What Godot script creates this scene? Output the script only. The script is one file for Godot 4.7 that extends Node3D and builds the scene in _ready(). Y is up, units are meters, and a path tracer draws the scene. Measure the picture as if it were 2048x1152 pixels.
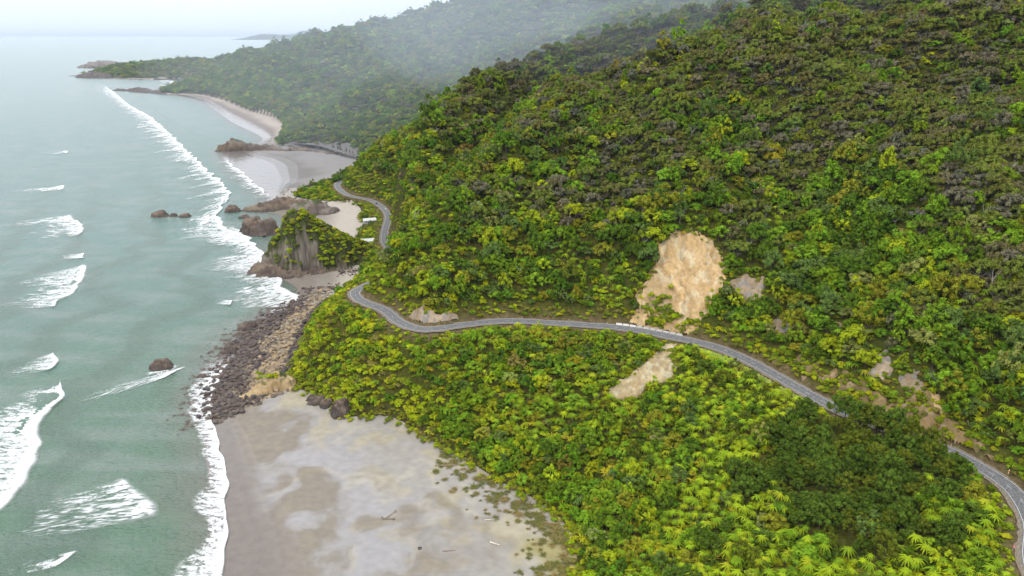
extends Node3D

# A coast seen from the air: sea and surf on the left, beach, road and bush covered hills on the right.
# World axes: x to the right, y up, z towards the viewer; metres; the sea lies at y = 0.

var rng := RandomNumberGenerator.new()
var n_big := FastNoiseLite.new()
var n_mid := FastNoiseLite.new()
var n_fine := FastNoiseLite.new()
var n_warp := FastNoiseLite.new()
var cam: Camera3D

# ---------------------------------------------------------------- plan of the coast (x, z)
const WATER := [
	-60, -60, -80, -100, -112, -200, -131, -267, -146, -310, -151, -324, -170, -365, -184, -395, -204, -434, -214, -497, -215, -556, -205, -602,
	-199, -628, -200, -660, -222, -690, -246, -712, -262, -735, -267, -790, -275, -860, -284, -930, -312, -968, -338, -985, -352, -1015, -352, -1050,
	-358, -1075, -398, -1144, -476, -1276, -552, -1421, -585, -1500, -612, -1545, -565, -1590, -558, -1640, -580, -1735, -757, -2037, -1142, -2752, -1290, -2940, -1335, -2995,
	-1480, -3070, -1500, -3150, -1563, -3407, -1551, -3648, -1761, -4030, -1946, -4000, -2305, -4198, -2560, -4420, -2500, -4700, -2420, -5200, -2700, -7000, -3500, -9500]
const FOOT := [
	10, -60, 28, -100, 27, -200, 25, -263, 23, -294, 9, -314, -6, -327, -29, -351, -51, -371, -79, -396, -102, -396, -128, -424, -150, -440,
	-159, -470, -163, -504, -169, -554, -168, -601, -157, -648, -151, -693, -160, -742, -180, -814, -195, -910, -223, -1000, -266, -1020, -308, -1040,
	-325, -1070, -320, -1110, -300, -1130, -282, -1180, -275, -1297, -287, -1392, -333, -1464, -400, -1525, -490, -1560, -516, -1620, -545, -1760, -639, -2052, -805, -2299, -1069, -2756, -1240, -2960,
	-1325, -2990, -1420, -3045, -1440, -3120, -1480, -3241, -1470, -3500, -1480, -3700, -1760, -3985, -1914, -4000, -2300, -4230, -2500, -4430, -2440, -4700, -2360, -5200, -2600, -7000, -3400, -9500]
# road: x, z, height, slope just above the road, slope further up
const ROAD := [
	[100, -60, 48, .6, .55], [160, -140, 50, .7, .6], [186, -213, 51, .75, .6], [201, -236, 51, .8, .62], [208, -261, 51, .8, .62], [200, -287, 51, .8, .65], [189, -300, 51, .85, .68], [165, -327, 51, .9, .7],
	[153, -348, 52, .9, .7], [137, -382, 52, .95, .72], [122, -401, 53, 1.0, .74], [101, -415, 53, 1.1, .76], [72, -428, 54, 1.1, .76], [40, -435, 54, 1.0, .74], [-5, -441, 54, .95, .72],
	[-30, -437, 53, .95, .7], [-55, -431, 52, 1.0, .7], [-73, -445, 51, 1.15, .7], [-88, -471, 50, 1.25, .7], [-109, -493, 49, 1.3, .7], [-117, -514, 48, 1.35, .7], [-111, -533, 47, 1.4, .7],
	[-103, -560, 45, 1.45, .7], [-106, -620, 37, 1.5, .7], [-122, -700, 26, 1.5, .68], [-138, -765, 18, 1.4, .66], [-147, -822, 14, 1.2, .66], [-158, -908, 13, 1.1, .66], [-192, -990, 12, 1.0, .66], [-235, -1030, 12, .95, .66],
	[-266, -1103, 13, .95, .66], [-258, -1160, 14, .95, .66], [-246, -1240, 13, .9, .62], [-258, -1345, 12, .9, .64], [-324, -1425, 12, .8, .62], [-397, -1515, 13, .75, .6], [-459, -1552, 13, .7, .6], [-493, -1617, 13, .7, .58],
	[-490, -1690, 14, .7, .56], [-570, -2050, 16, .6, .52], [-680, -2150, 20, .5, .48], [-920, -2560, 30, .45, .42], [-1180, -2990, 40, .4, .32], [-1300, -3229, 42, .36, .25], [-1380, -3500, 34, .35, .22],
	[-1440, -3720, 32, .34, .2], [-1800, -4150, 40, .3, .2], [-1950, -5000, 40, .3, .2], [-2300, -7000, 40, .3, .2], [-3000, -9500, 40, .3, .2]]

# crest of the spur that comes down to the bend: x, z, height
const CREST := [[-104, -538, 50], [-97, -562, 72], [-90, -590, 93], [-84, -650, 122], [-70, -720, 156], [-38, -800, 184], [25, -865, 204], [130, -910, 232], [260, -940, 262]]

var c_water := Curve2D.new()
var c_foot := Curve2D.new()
var c_road := Curve2D.new()
var p_water := PackedVector2Array()
var p_foot := PackedVector2Array()
var p_road := PackedVector2Array()
var road_at := PackedFloat32Array()      # distance along the road of each road point


func flat_points(a: Array) -> PackedVector2Array:
	var out := PackedVector2Array()
	for i in range(0, a.size(), 2):
		out.append(Vector2(a[i], a[i + 1]))
	return out


func smooth_line(pts: PackedVector2Array, bake := 9.0) -> Curve2D:
	var c := Curve2D.new()
	c.bake_interval = bake
	for i in pts.size():
		var t := (pts[mini(i + 1, pts.size() - 1)] - pts[maxi(i - 1, 0)])
		var before := 0.0 if i == 0 else pts[i].distance_to(pts[i - 1])
		var after := 0.0 if i == pts.size() - 1 else pts[i].distance_to(pts[i + 1])
		t = t.normalized()
		c.add_point(pts[i], -t * before * .3, t * after * .3)
	return c


func land(c: Curve2D) -> PackedVector2Array:
	var p := c.get_baked_points()
	p.append(Vector2(6000, -9500))
	p.append(Vector2(6000, -60))
	return p


func plan() -> void:
	c_water = smooth_line(flat_points(WATER))
	c_foot = smooth_line(flat_points(FOOT))
	var r := PackedVector2Array()
	for a in ROAD:
		r.append(Vector2(a[0], a[1]))
	c_road = smooth_line(r)
	p_water = land(c_water)
	p_foot = land(c_foot)
	p_road = land(c_road)
	for p in r:
		road_at.append(c_road.get_closest_offset(p))
	n_big.seed = 11; n_big.frequency = 1.0 / 420.0; n_big.fractal_octaves = 3
	n_mid.seed = 5; n_mid.frequency = 1.0 / 110.0; n_mid.fractal_octaves = 3
	n_fine.seed = 3; n_fine.frequency = 1.0 / 18.0; n_fine.fractal_octaves = 3
	n_warp.seed = 23; n_warp.frequency = 1.0 / 60.0; n_warp.fractal_octaves = 2


func signed(c: Curve2D, poly: PackedVector2Array, p: Vector2) -> float:
	var d := c.get_closest_point(p).distance_to(p)
	return d if inside(p, poly) else -d


func inside(p: Vector2, poly: PackedVector2Array) -> bool:   # asked three times, since a ray through a corner can miscount
	var a := Geometry2D.is_point_in_polygon(p, poly)
	var b := Geometry2D.is_point_in_polygon(p + Vector2(.013, .021), poly)
	return a if a == b else Geometry2D.is_point_in_polygon(p + Vector2(-.017, .034), poly)


func road_info(o: float) -> Array:   # height and the two slopes at a distance along the road
	var i := clampi(road_at.bsearch(o) - 1, 0, ROAD.size() - 2)
	var t := clampf((o - road_at[i]) / maxf(road_at[i + 1] - road_at[i], .01), 0, 1)
	t = t * t * (3 - 2 * t) * .5 + t * .5
	return [lerpf(ROAD[i][2], ROAD[i + 1][2], t), lerpf(ROAD[i][3], ROAD[i + 1][3], t), lerpf(ROAD[i][4], ROAD[i + 1][4], t)]


# last values seen by height(), for whoever asks what kind of ground it is
var g_dw := 0.0
var g_df := 0.0
var g_dr := 0.0


func crest(p: Vector2, wobble: float) -> float:
	var best := -1e6
	for i in CREST.size() - 1:
		var a := Vector2(CREST[i][0], CREST[i][1])
		var b := Vector2(CREST[i + 1][0], CREST[i + 1][1])
		var t := clampf((p - a).dot(b - a) / (b - a).length_squared(), 0, 1)
		var d := p.distance_to(a.lerp(b, t))
		best = maxf(best, lerpf(CREST[i][2], CREST[i + 1][2], t) - sqrt(d * d + 100.0) * 1.15 + 8.0)
	return best + wobble


func height(x: float, z: float) -> float:
	var p := Vector2(x, z)
	var df := signed(c_foot, p_foot, p)
	g_df = df
	g_dr = -999.0
	if df < 0.0:
		var dw := signed(c_water, p_water, p)
		g_dw = dw
		if dw < 0.0:
			return maxf(-.045 * -dw, -9.0)
		return 5.0 * pow(dw / (dw - df), .85) + n_fine.get_noise_2d(x, z) * .25
	g_dw = 999.0
	var o := c_road.get_closest_offset(p)
	var dr := c_road.sample_baked(o).distance_to(p)
	var info := road_info(o)
	var e: float = info[0]
	if inside(p, p_road):
		g_dr = dr
		var d0 := maxf(dr - 6.0, 0.0)
		var g: float = info[1] * minf(d0, 55.0) + info[2] * maxf(d0 - 55.0, 0.0)
		var far := clampf((-z - 1200.0) / 1500.0, 0, 1)
		var top := 430.0 + 330.0 * far
		g = top * (1.0 - exp(-g / top))
		var grow := smoothstep(10.0, 160.0, d0)
		g += grow * (n_mid.get_noise_2d(x * .8, z * .8) * 30.0 + n_big.get_noise_2d(x, z) * lerpf(30.0, 80.0, far) * smoothstep(20, 400, d0))
		g += smoothstep(0.0, 20.0, d0) * n_fine.get_noise_2d(x * .6, z * .6) * 3.5
		var h := e + maxf(g, 0.0)
		if z < -500.0 and z > -1150.0 and x < 400.0:
			var c := crest(p, n_mid.get_noise_2d(x * 2.0, z * 2.0) * 6.0)
			var k := clampf(.5 + (c - h) / 30.0, 0, 1)
			h = lerpf(h, lerpf(h, c, k) + 7.5 * k * (1.0 - k), smoothstep(5, 22, dr))
		return h
	g_dr = -dr
	var dd := maxf(dr - 6.0, 0.0)
	var u := df / (df + dd)
	var lift := 5.0 + (e - 5.0) * (u * .55 + .45 * smoothstep(0, 1, u))
	# headlands and knolls that stand seaward of the road
	lift += 36.0 * smoothstep(0, 200, df) * smoothstep(900, 350, p.distance_to(Vector2(-2150, -4420)))
	lift += 14.0 * smoothstep(0, 40, df) * smoothstep(70, 15, p.distance_to(Vector2(-122, -478))) * smoothstep(0, 25, dd)
	lift += smoothstep(4, 30, df) * smoothstep(0, 25, dd) * (n_mid.get_noise_2d(x, z) * 7.0 + n_fine.get_noise_2d(x * .6, z * .6) * 2.0)
	return lift


# ---------------------------------------------------------------- helpers
func mat(c: Color, rough := .9, vertex := true) -> StandardMaterial3D:   # c is a linear colour
	var m := StandardMaterial3D.new()
	m.albedo_color = c.linear_to_srgb()
	m.roughness = rough
	m.vertex_color_use_as_albedo = vertex
	m.metallic_specular = .35
	return m


func obj(called: String, mesh: Mesh, m: Material, parent: Node = self) -> MeshInstance3D:
	var o := MeshInstance3D.new()
	o.name = called
	o.mesh = mesh
	if m:
		o.material_override = m
	parent.add_child(o, true)
	return o


func tag(o: Node, label: String, category := "", group := "", kind := "") -> Node:
	if label: o.set_meta("label", label)
	if category: o.set_meta("category", category)
	if group: o.set_meta("group", group)
	if kind: o.set_meta("kind", kind)
	return o


var names := {}
func numbered(called: String) -> String:
	var k: int = names.get(called, 0)
	names[called] = k + 1
	return called if k == 0 else "%s_%03d" % [called, k]


func thing(called: String, at: Vector3, turn := 0.0) -> Node3D:
	var o := Node3D.new()
	o.name = numbered(called)
	o.position = at
	o.rotation.y = turn
	add_child(o, true)
	return o


func grid_mesh(xs: PackedFloat32Array, zs: PackedFloat32Array, hs: PackedFloat32Array, cols: PackedColorArray, keep: Callable, uv := 0.0) -> ArrayMesh:
	# a sheet over the grid xs x zs (row by row); keep(i, j) says whether a cell is drawn
	var nx := xs.size()
	var nz := zs.size()
	var v := PackedVector3Array()
	var nn := PackedVector3Array()
	v.resize(nx * nz)
	nn.resize(nx * nz)
	for j in nz:
		for i in nx:
			v[j * nx + i] = Vector3(xs[i], hs[j * nx + i], zs[j])
	for j in nz:
		var ja := maxi(j - 1, 0)
		var jb := mini(j + 1, nz - 1)
		for i in nx:
			var ia := maxi(i - 1, 0)
			var ib := mini(i + 1, nx - 1)
			nn[j * nx + i] = (v[jb * nx + i] - v[ja * nx + i]).cross(v[j * nx + ib] - v[j * nx + ia]).normalized()
			if nn[j * nx + i].y < 0:
				nn[j * nx + i] = -nn[j * nx + i]
	var idx := PackedInt32Array()
	var down := zs[1] < zs[0]
	for j in nz - 1:
		for i in nx - 1:
			if not keep.call(i, j):
				continue
			var a := j * nx + i
			if down:
				idx.append_array([a, a + nx, a + 1, a + 1, a + nx, a + nx + 1])
			else:
				idx.append_array([a, a + 1, a + nx, a + 1, a + nx + 1, a + nx])
	var arr := []
	arr.resize(Mesh.ARRAY_MAX)
	arr[Mesh.ARRAY_VERTEX] = v
	arr[Mesh.ARRAY_NORMAL] = nn
	arr[Mesh.ARRAY_INDEX] = idx
	if cols.size():
		arr[Mesh.ARRAY_COLOR] = cols
	var m := ArrayMesh.new()
	m.add_surface_from_arrays(Mesh.PRIMITIVE_TRIANGLES, arr)
	return m


func steps(from: float, to: float, least: float, grow: float, origin := 0.0) -> PackedFloat32Array:
	var out := PackedFloat32Array([from])
	var x := from
	var s := signf(to - from)
	while (to - x) * s > 0:
		x += s * maxf(least, absf(x - origin) * grow)
		out.append(x)
	return out


func noise_image(size: int, layers: Array, lo: float, hi: float, normal := false) -> ImageTexture:   # seamless grey noise, layers of [frequency, weight, seed]
	var sum := PackedFloat32Array()
	sum.resize(size * size)
	for l in layers:
		var f := FastNoiseLite.new()
		f.seed = l[2]
		f.frequency = l[0]
		f.fractal_octaves = 3
		var im := f.get_seamless_image(size, size)
		im.convert(Image.FORMAT_L8)
		var d := im.get_data()
		for k in size * size:
			sum[k] += (d[k] / 255.0 - .5) * l[1]
	var out := PackedByteArray()
	out.resize(size * size)
	for k in size * size:
		out[k] = clampi(int(255.0 * clampf(lerpf(lo, hi, .5 + sum[k]), 0, 1)), 0, 255)
	var im2 := Image.create_from_data(size, size, false, Image.FORMAT_L8, out)
	return ImageTexture.create_from_image(im2)


# ---------------------------------------------------------------- the place
var sea_bump: Texture2D
var ground_grain: Texture2D


func _ready() -> void:
	rng.seed = 4
	cam = Camera3D.new()
	cam.name = "camera"
	cam.position = Vector3(0, 230, 0)
	cam.rotation_degrees = Vector3(-19.2, 0, 0)
	cam.fov = 43.0
	cam.near = 1.0
	cam.far = 150000.0
	add_child(cam)
	cam.current = true

	var sky := ProceduralSkyMaterial.new()
	sky.sky_top_color = Color(.97, .985, 1.0)
	sky.sky_horizon_color = Color(.575, .595, .63)
	sky.sky_curve = .28
	sky.ground_horizon_color = Color(.575, .595, .63)
	sky.ground_bottom_color = Color(.5, .55, .55)
	sky.sky_energy_multiplier = 1.45
	var env := Environment.new()
	env.background_mode = Environment.BG_SKY
	env.sky = Sky.new()
	env.sky.sky_material = sky
	env.background_energy_multiplier = 1.0
	env.tonemap_mode = Environment.TONE_MAPPER_LINEAR
	env.tonemap_exposure = 1.32
	env.sdfgi_enabled = true
	env.ssao_enabled = true
	env.ssil_enabled = true
	env.volumetric_fog_enabled = true
	env.volumetric_fog_density = 0.0
	env.fog_enabled = true
	env.fog_density = 0.000014
	env.fog_light_color = Color(.82, .88, .96)
	var we := WorldEnvironment.new()
	we.name = "environment"
	we.environment = env
	add_child(we)

	var sun := DirectionalLight3D.new()
	sun.name = "sun"
	sun.light_energy = .5
	sun.light_color = Color(1.0, .96, .88)
	sun.light_angular_distance = 18.0
	sun.shadow_enabled = true
	sun.rotation_degrees = Vector3(-52, -35, 0)
	add_child(sun)

	plan()
	build_terrain()
	build_sea()
	build_beach()
	build_road()
	build_slips()
	build_foam()
	build_crags()
	build_boulders()
	build_forest()
	set_out_plants()
	build_things()
	build_far_headland()
	build_mist()
	name_alike()


var t_x := PackedFloat32Array()
var t_z := PackedFloat32Array()
var t_h := PackedFloat32Array()
var t_df := PackedFloat32Array()
var t_dr := PackedFloat32Array()


func ground(x: float, z: float) -> float:   # height read off the built terrain, with g_df and g_dr
	var i := clampi(t_x.bsearch(x) - 1, 0, t_x.size() - 2)
	var lo := 0
	var hi := t_z.size() - 2
	while lo < hi:
		var mid := (lo + hi + 1) / 2
		if t_z[mid] >= z: lo = mid
		else: hi = mid - 1
	var nx := t_x.size()
	var u := clampf((x - t_x[i]) / (t_x[i + 1] - t_x[i]), 0, 1)
	var v := clampf((z - t_z[lo]) / (t_z[lo + 1] - t_z[lo]), 0, 1)
	var k := lo * nx + i
	g_df = lerpf(lerpf(t_df[k], t_df[k + 1], u), lerpf(t_df[k + nx], t_df[k + nx + 1], u), v)
	g_dr = lerpf(lerpf(t_dr[k], t_dr[k + 1], u), lerpf(t_dr[k + nx], t_dr[k + nx + 1], u), v)
	return lerpf(lerpf(t_h[k], t_h[k + 1], u), lerpf(t_h[k + nx], t_h[k + nx + 1], u), v)


const LANDSLIP := [122, -467, 130, -461, 135, -450, 134, -438, 128, -430, 118, -424, 110, -419, 98, -420, 85, -422, 73, -427, 80, -438, 84, -449, 91, -455, 95, -467, 104, -471, 114, -471]
var hollow := PackedVector2Array()
var hollow_edge: Curve2D


func build_terrain() -> void:
	var edge := flat_points(LANDSLIP)
	edge.append(edge[0])
	hollow_edge = smooth_line(edge, 1.5)
	hollow = hollow_edge.get_baked_points()
	var xs := PackedFloat32Array()
	var a := steps(-230, -5200, 4.5, .018, -230)
	for i in range(a.size() - 1, 0, -1):
		xs.append(a[i])
	xs.append_array(steps(-230, 300, 4.5, 0.0))
	var b := steps(xs[xs.size() - 1], 2600, 4.5, .025, 300)
	b.remove_at(0)
	xs.append_array(b)
	var zs := steps(-90, -800, 4.5, 0.0)
	var c := steps(zs[zs.size() - 1], -9400, 4.5, .018, -800)
	c.remove_at(0)
	zs.append_array(c)
	var nx := xs.size()
	var hs := PackedFloat32Array()
	var cols := PackedColorArray()
	var draw := PackedByteArray()
	hs.resize(nx * zs.size())
	cols.resize(nx * zs.size())
	draw.resize(nx * zs.size())
	t_x = xs
	t_z = zs
	for q in [t_h, t_df, t_dr]:
		q.resize(nx * zs.size())
	for j in zs.size():
		for i in nx:
			var x := xs[i]
			var z := zs[j]
			var k := j * nx + i
			# nothing that could come into view
			var fwd := -z * .944 + 60.0
			if absf(x) > fwd * 1.05 + 150.0 and z > -9000:
				hs[k] = 0.0
				continue
			var h := height(x, z)
			draw[k] = 1
			t_h[k] = h
			t_df[k] = g_df
			t_dr[k] = g_dr
			var n1 := n_fine.get_noise_2d(x, z)
			var col := Color(.07, .085, .016).lerp(Color(.11, .105, .026), clampf(.5 + n1, 0, 1))
			if g_df < 6.0:
				h -= 2.4 * smoothstep(6.0, 0.0, g_df)
				if g_df < 0:
					if g_dw < -60.0:
						draw[k] = 0
				col = Color(.20, .17, .13).lerp(Color(.075, .07, .028), smoothstep(-1.5, .5, g_df))
			elif g_dr > -999.0 and absf(g_dr) < 14.0:
				col = col.lerp(Color(.15, .115, .06), smoothstep(10.5, 7.5, absf(g_dr) + n_fine.get_noise_2d(x * 2, z * 2) * 4.0))
			if g_df > 0 and absf(g_dr) < 8.0:
				h -= .35 * smoothstep(8, 6.5, absf(g_dr))
			if x > 60 and x < 150 and z < -405 and z > -485:
				var q := Vector2(x, z)
				if Geometry2D.is_point_in_polygon(q, hollow):
					h -= 5.0 * smoothstep(0.0, 5.0, hollow_edge.get_closest_point(q).distance_to(q))
			hs[k] = h
			cols[k] = col
	ground_grain = noise_image(256, [[.02, .8, 3], [.09, .6, 7]], .5, 1.0)
	var m := mat(Color.WHITE, .95)
	m.metallic_specular = .1
	m.albedo_texture = ground_grain
	m.uv1_triplanar = true
	m.uv1_world_triplanar = true
	m.uv1_scale = Vector3.ONE / 22.0
	var keep := func(i: int, j: int) -> bool:
		return draw[j * nx + i] == 1 and draw[j * nx + i + 1] == 1 and draw[(j + 1) * nx + i] == 1 and draw[(j + 1) * nx + i + 1] == 1
	var o := obj("terrain", grid_mesh(xs, zs, hs, cols, keep), m)
	tag(o, "hillside ground under the coastal bush", "", "", "structure")
	print("terrain ", nx, " x ", zs.size())


func build_sea() -> void:
	var xs := PackedFloat32Array()
	var a := steps(60, -46000, 2.6, .0145, -120)
	for i in range(a.size() - 1, -1, -1):
		xs.append(a[i])
	var zs := steps(-120, -60000, 2.6, .0145)
	var nx := xs.size()
	var hs := PackedFloat32Array()
	var cols := PackedColorArray()
	var draw := PackedByteArray()
	hs.resize(nx * zs.size())
	cols.resize(nx * zs.size())
	draw.resize(nx * zs.size())
	var sw := FastNoiseLite.new()
	sw.seed = 9
	sw.frequency = 1.0 / 70.0
	sw.fractal_octaves = 3
	for j in zs.size():
		for i in nx:
			var x := xs[i]
			var z := zs[j]
			var k := j * nx + i
			if absf(x) > -z * 1.5 + 420.0:
				continue
			var p := Vector2(x, z)
			var d := 5000.0
			if z > -9500 and x > -6000:
				d = -signed(c_water, p_water, p)
				if d < -30.0:
					continue
			draw[k] = 1
			var w := sw.get_noise_2d(x * .35, z)
			var ph := d + w * 26.0
			var calm := smoothstep(0.0, 40.0, d)
			var fade := smoothstep(1800.0, 700.0, p.length())
			var h := calm * fade * (.75 * pow(.5 + .5 * sin(ph * TAU / 74.0), 2.2) + .35 * sw.get_noise_2d(x * 1.3 + 90, z * 2.6) + .25 * sw.get_noise_2d(x * 3.0, z * 6.0 + 40))
			hs[k] = h - .3 * (1.0 - calm)
			# silt makes the water near the beach browner, depth makes it bluer
			var near := Color(0.048, 0.094, 0.060)
			var deep := Color(0.055, 0.108, 0.096)
			var c := near.lerp(deep, smoothstep(60.0, 800.0, p.length() - 250.0))
			c = c.lerp(Color(0.095, 0.089, 0.075), smoothstep(42.0, 4.0, d + w * 14.0) * .75)
			var streak := sw.get_noise_2d(x * .55 + z * .25 + 300, z * 2.6 - x * .3)
			c = c.lerp(Color(0.114, 0.138, 0.125), clampf(.15 + streak * 1.7, 0, 1) * .6)
			c = c.lerp(Color(0.043, 0.074, 0.053), smoothstep(.25, .75, pow(.5 + .5 * sin(ph * TAU / 74.0 + 1.2), 3.0)) * .6 * calm * fade)
			cols[k] = c
	sea_bump = noise_image(512, [[.008, .5, 1], [.03, .6, 2], [.09, .25, 8]], 0.0, 1.0)
	var m := mat(Color.WHITE, .25)
	m.metallic_specular = .36
	m.heightmap_enabled = true
	m.heightmap_texture = sea_bump
	m.heightmap_scale = 170.0
	m.uv1_triplanar = true
	m.uv1_world_triplanar = true
	m.uv1_scale = Vector3(1.0 / 95.0, 1.0, 1.0 / 48.0)
	var keep := func(i: int, j: int) -> bool:
		return draw[j * nx + i] == 1 and draw[j * nx + i + 1] == 1 and draw[(j + 1) * nx + i] == 1 and draw[(j + 1) * nx + i + 1] == 1
	var o := obj("sea", grid_mesh(xs, zs, hs, cols, keep), m)
	tag(o, "pale green sea", "", "", "structure")
	print("sea ", nx, " x ", zs.size())


var wet_sand: Array = []

func build_beach() -> void:
	for r in [0.85, 0.55, 0.3, 0.16]:
		wet_sand.append(mat(Color.WHITE, r))
	beach_sheet("beach", -240, 60, -120, -640, 1.1, 0)
	beach_sheet("cove_beach", -420, -140, -600, -1120, 2.2, 1)
	beach_sheet("cove_beach_001", -640, -255, -1030, -1640, 3.2, 2)
	beach_sheet("far_beach", -1420, -500, -1580, -3080, 8.0, 3)
	beach_sheet("far_beach_001", -2100, -1400, -3060, -4060, 12.0, 4)


func beach_sheet(called: String, x0: float, x1: float, z0: float, z1: float, step: float, which: int) -> void:
	var xs := steps(x0, x1, step, 0)
	var zs := steps(z0, z1, step, 0)
	var nx := xs.size()
	var hs := PackedFloat32Array()
	var cols := PackedColorArray()
	var draw := PackedByteArray()
	hs.resize(nx * zs.size())
	cols.resize(nx * zs.size())
	draw.resize(nx * zs.size())
	for j in zs.size():
		for i in nx:
			var x := xs[i]
			var z := zs[j]
			var k := j * nx + i
			var h := height(x, z)
			if which == 0:
				h += shelf_rough(x, z)
			hs[k] = h
			if g_df > 5.0 * maxf(step * .6, 1.0) or (g_df < 0 and g_dw < -26.0):
				draw[k] = 255
				continue
			if g_df > 0:
				hs[k] = h - .15 - .12 * g_df
				g_dw = 60.0
			var c := sand(x, z, g_dw, g_df, which)
			cols[k] = c
			draw[k] = int(round(c.a * 3.0))
			cols[k].a = 1.0
	var parts := ArrayMesh.new()
	for s in 4:
		var keep := func(i: int, j: int) -> bool:
			var q := draw[j * nx + i]
			return q == s and draw[j * nx + i + 1] < 255 and draw[(j + 1) * nx + i] < 255 and draw[(j + 1) * nx + i + 1] < 255
		var m := grid_mesh(xs, zs, hs, cols, keep)
		var arr := m.surface_get_arrays(0)
		if (arr[Mesh.ARRAY_INDEX] as PackedInt32Array).size() == 0:
			continue
		parts.add_surface_from_arrays(Mesh.PRIMITIVE_TRIANGLES, arr)
		parts.surface_set_material(parts.get_surface_count() - 1, wet_sand[s])
	tag(obj(called, parts, null), "", "", "", "structure")


func shelf_line(x: float) -> float:   # the rocky shelf begins behind this line
	return -397.0 - (x + 190.0) * 1.07


func shelf_rough(x: float, z: float) -> float:
	var k := smoothstep(2, -6, z - shelf_line(x)) * smoothstep(-632, -612, z)
	if k <= 0.0 or g_df > 6:
		return 0.0
	return k * (.25 + n_fine.get_noise_2d(x * 2.2, z * 2.2) * 1.7 + n_fine.get_noise_2d(x * 6.0, z * 6.0) * .7)


func sand(x: float, z: float, dw: float, df: float, which: int) -> Color:   # colour of the sand, its alpha says how wet (0 dry, 1 shining)
	var dry := Color(.186, .174, .158)
	var grey := Color(.183, .176, .178)
	var brown := Color(0.112, 0.090, 0.060)
	var shore := Color(0.100, 0.084, 0.075)
	var wx := x + n_warp.get_noise_2d(x * 1.4, z * 1.4) * 26.0
	var wz := z + n_warp.get_noise_2d(x * 1.4 + 200, z * 1.4) * 26.0
	wx += n_fine.get_noise_2d(x * .9, z * .9) * 7.0
	wz += n_fine.get_noise_2d(x * .9 + 70, z * .9) * 7.0
	var back := dw / (dw - minf(df, 0.0) + .01)
	var wet := smoothstep(.62, .30, back + n_warp.get_noise_2d(wx * .6, wz * .6) * .25)
	var c := dry.lerp(grey, smoothstep(.88, .55, back + n_warp.get_noise_2d(wx * .5 + 70, wz * .5) * .2))
	if which == 0:
		var patch := smoothstep(-.22, .30, n_warp.get_noise_2d(wx * .8 + 33, wz * .55) + .34 - absf(back - .36) * 1.25 + n_warp.get_noise_2d(wx * 3.0, wz * 3.0) * .14 + n_fine.get_noise_2d(wx * 1.5, wz * 2.5) * .08)
		c = c.lerp(Color(0.246, 0.226, 0.189), smoothstep(.1, .5, n_warp.get_noise_2d(wx * 1.8 + 90, wz * 2.2)) * .5)
		c = c.lerp(Color(0.221, 0.193, 0.123), smoothstep(.05, .35, n_warp.get_noise_2d(x * 2.2 + 410, z * 2.2) + n_fine.get_noise_2d(x * 4.0, z * 4.0) * .3) * smoothstep(.55, .8, back) * .55)
		c = c.lerp(brown, patch * .66)
		c = c.lerp(Color(0.164, 0.143, 0.049), smoothstep(4.0, 20.0, x + n_warp.get_noise_2d(x * 2, z * 2) * 14.0) * smoothstep(-312, -285, z) * .8)
		c = c.lerp(shore, smoothstep(.30, .12, back))
		wet = maxf(smoothstep(.34, .05, back), (1.0 - patch) * .45 * smoothstep(.75, .5, back))
	elif which == 2:
		c = Color(.150, .142, .138).lerp(Color(.105, .098, .094), smoothstep(.75, .35, back + n_warp.get_noise_2d(x * .5, z * .5) * .3))
		wet = smoothstep(.55, .2, back)
	elif which == 1:
		c = Color(.255, .228, .195).lerp(Color(.150, .132, .115), smoothstep(.75, .35, back + n_warp.get_noise_2d(x * .3, z * .3) * .2))
		wet = smoothstep(.4, .1, back)
	else:
		c = Color(.235, .195, .160).lerp(Color(.115, .092, .078), smoothstep(.80, .45, back + n_warp.get_noise_2d(x * .3, z * .3) * .2))
		wet = smoothstep(.35, .1, back)
	if which == 0:
		var k := smoothstep(1.5, -2.5, z - shelf_line(x) + n_fine.get_noise_2d(x * 2, z * 2) * 6.0) * smoothstep(-628, -610, z + n_fine.get_noise_2d(x, z) * 20.0)
		var stone := Color(.066, .054, .047).lerp(Color(.205, .155, .095), smoothstep(.40, .62, back + n_warp.get_noise_2d(x, z) * .35))
		stone = stone.lerp(Color(.07, .058, .062), smoothstep(.88, .97, back))
		stone *= 1.0 + n_fine.get_noise_2d(x * 5.0, z * 5.0) * .8
		c = c.lerp(stone, k)
		wet *= 1.0 - k
	c = c * (1.0 + n_fine.get_noise_2d(x * 3.0, z * 3.0) * .14 + n_fine.get_noise_2d(x * .9 + wx * .3, z * 5.0) * .07)
	c.a = clampf(wet, 0, 1)
	return c


# ---------------------------------------------------------------- the road
func ribbon(c: Curve2D, from: float, to: float, left: float, right: float, lift: float, step := 3.0) -> SurfaceTool:
	var st := SurfaceTool.new()
	st.begin(Mesh.PRIMITIVE_TRIANGLES)
	add_ribbon(st, c, from, to, left, right, lift, step)
	return st


func road_height(o: float) -> float:
	var s := 0.0
	for k in [-12.0, -6.0, 0.0, 6.0, 12.0]:
		s += road_info(o + k)[0]
	return s / 5.0


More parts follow.
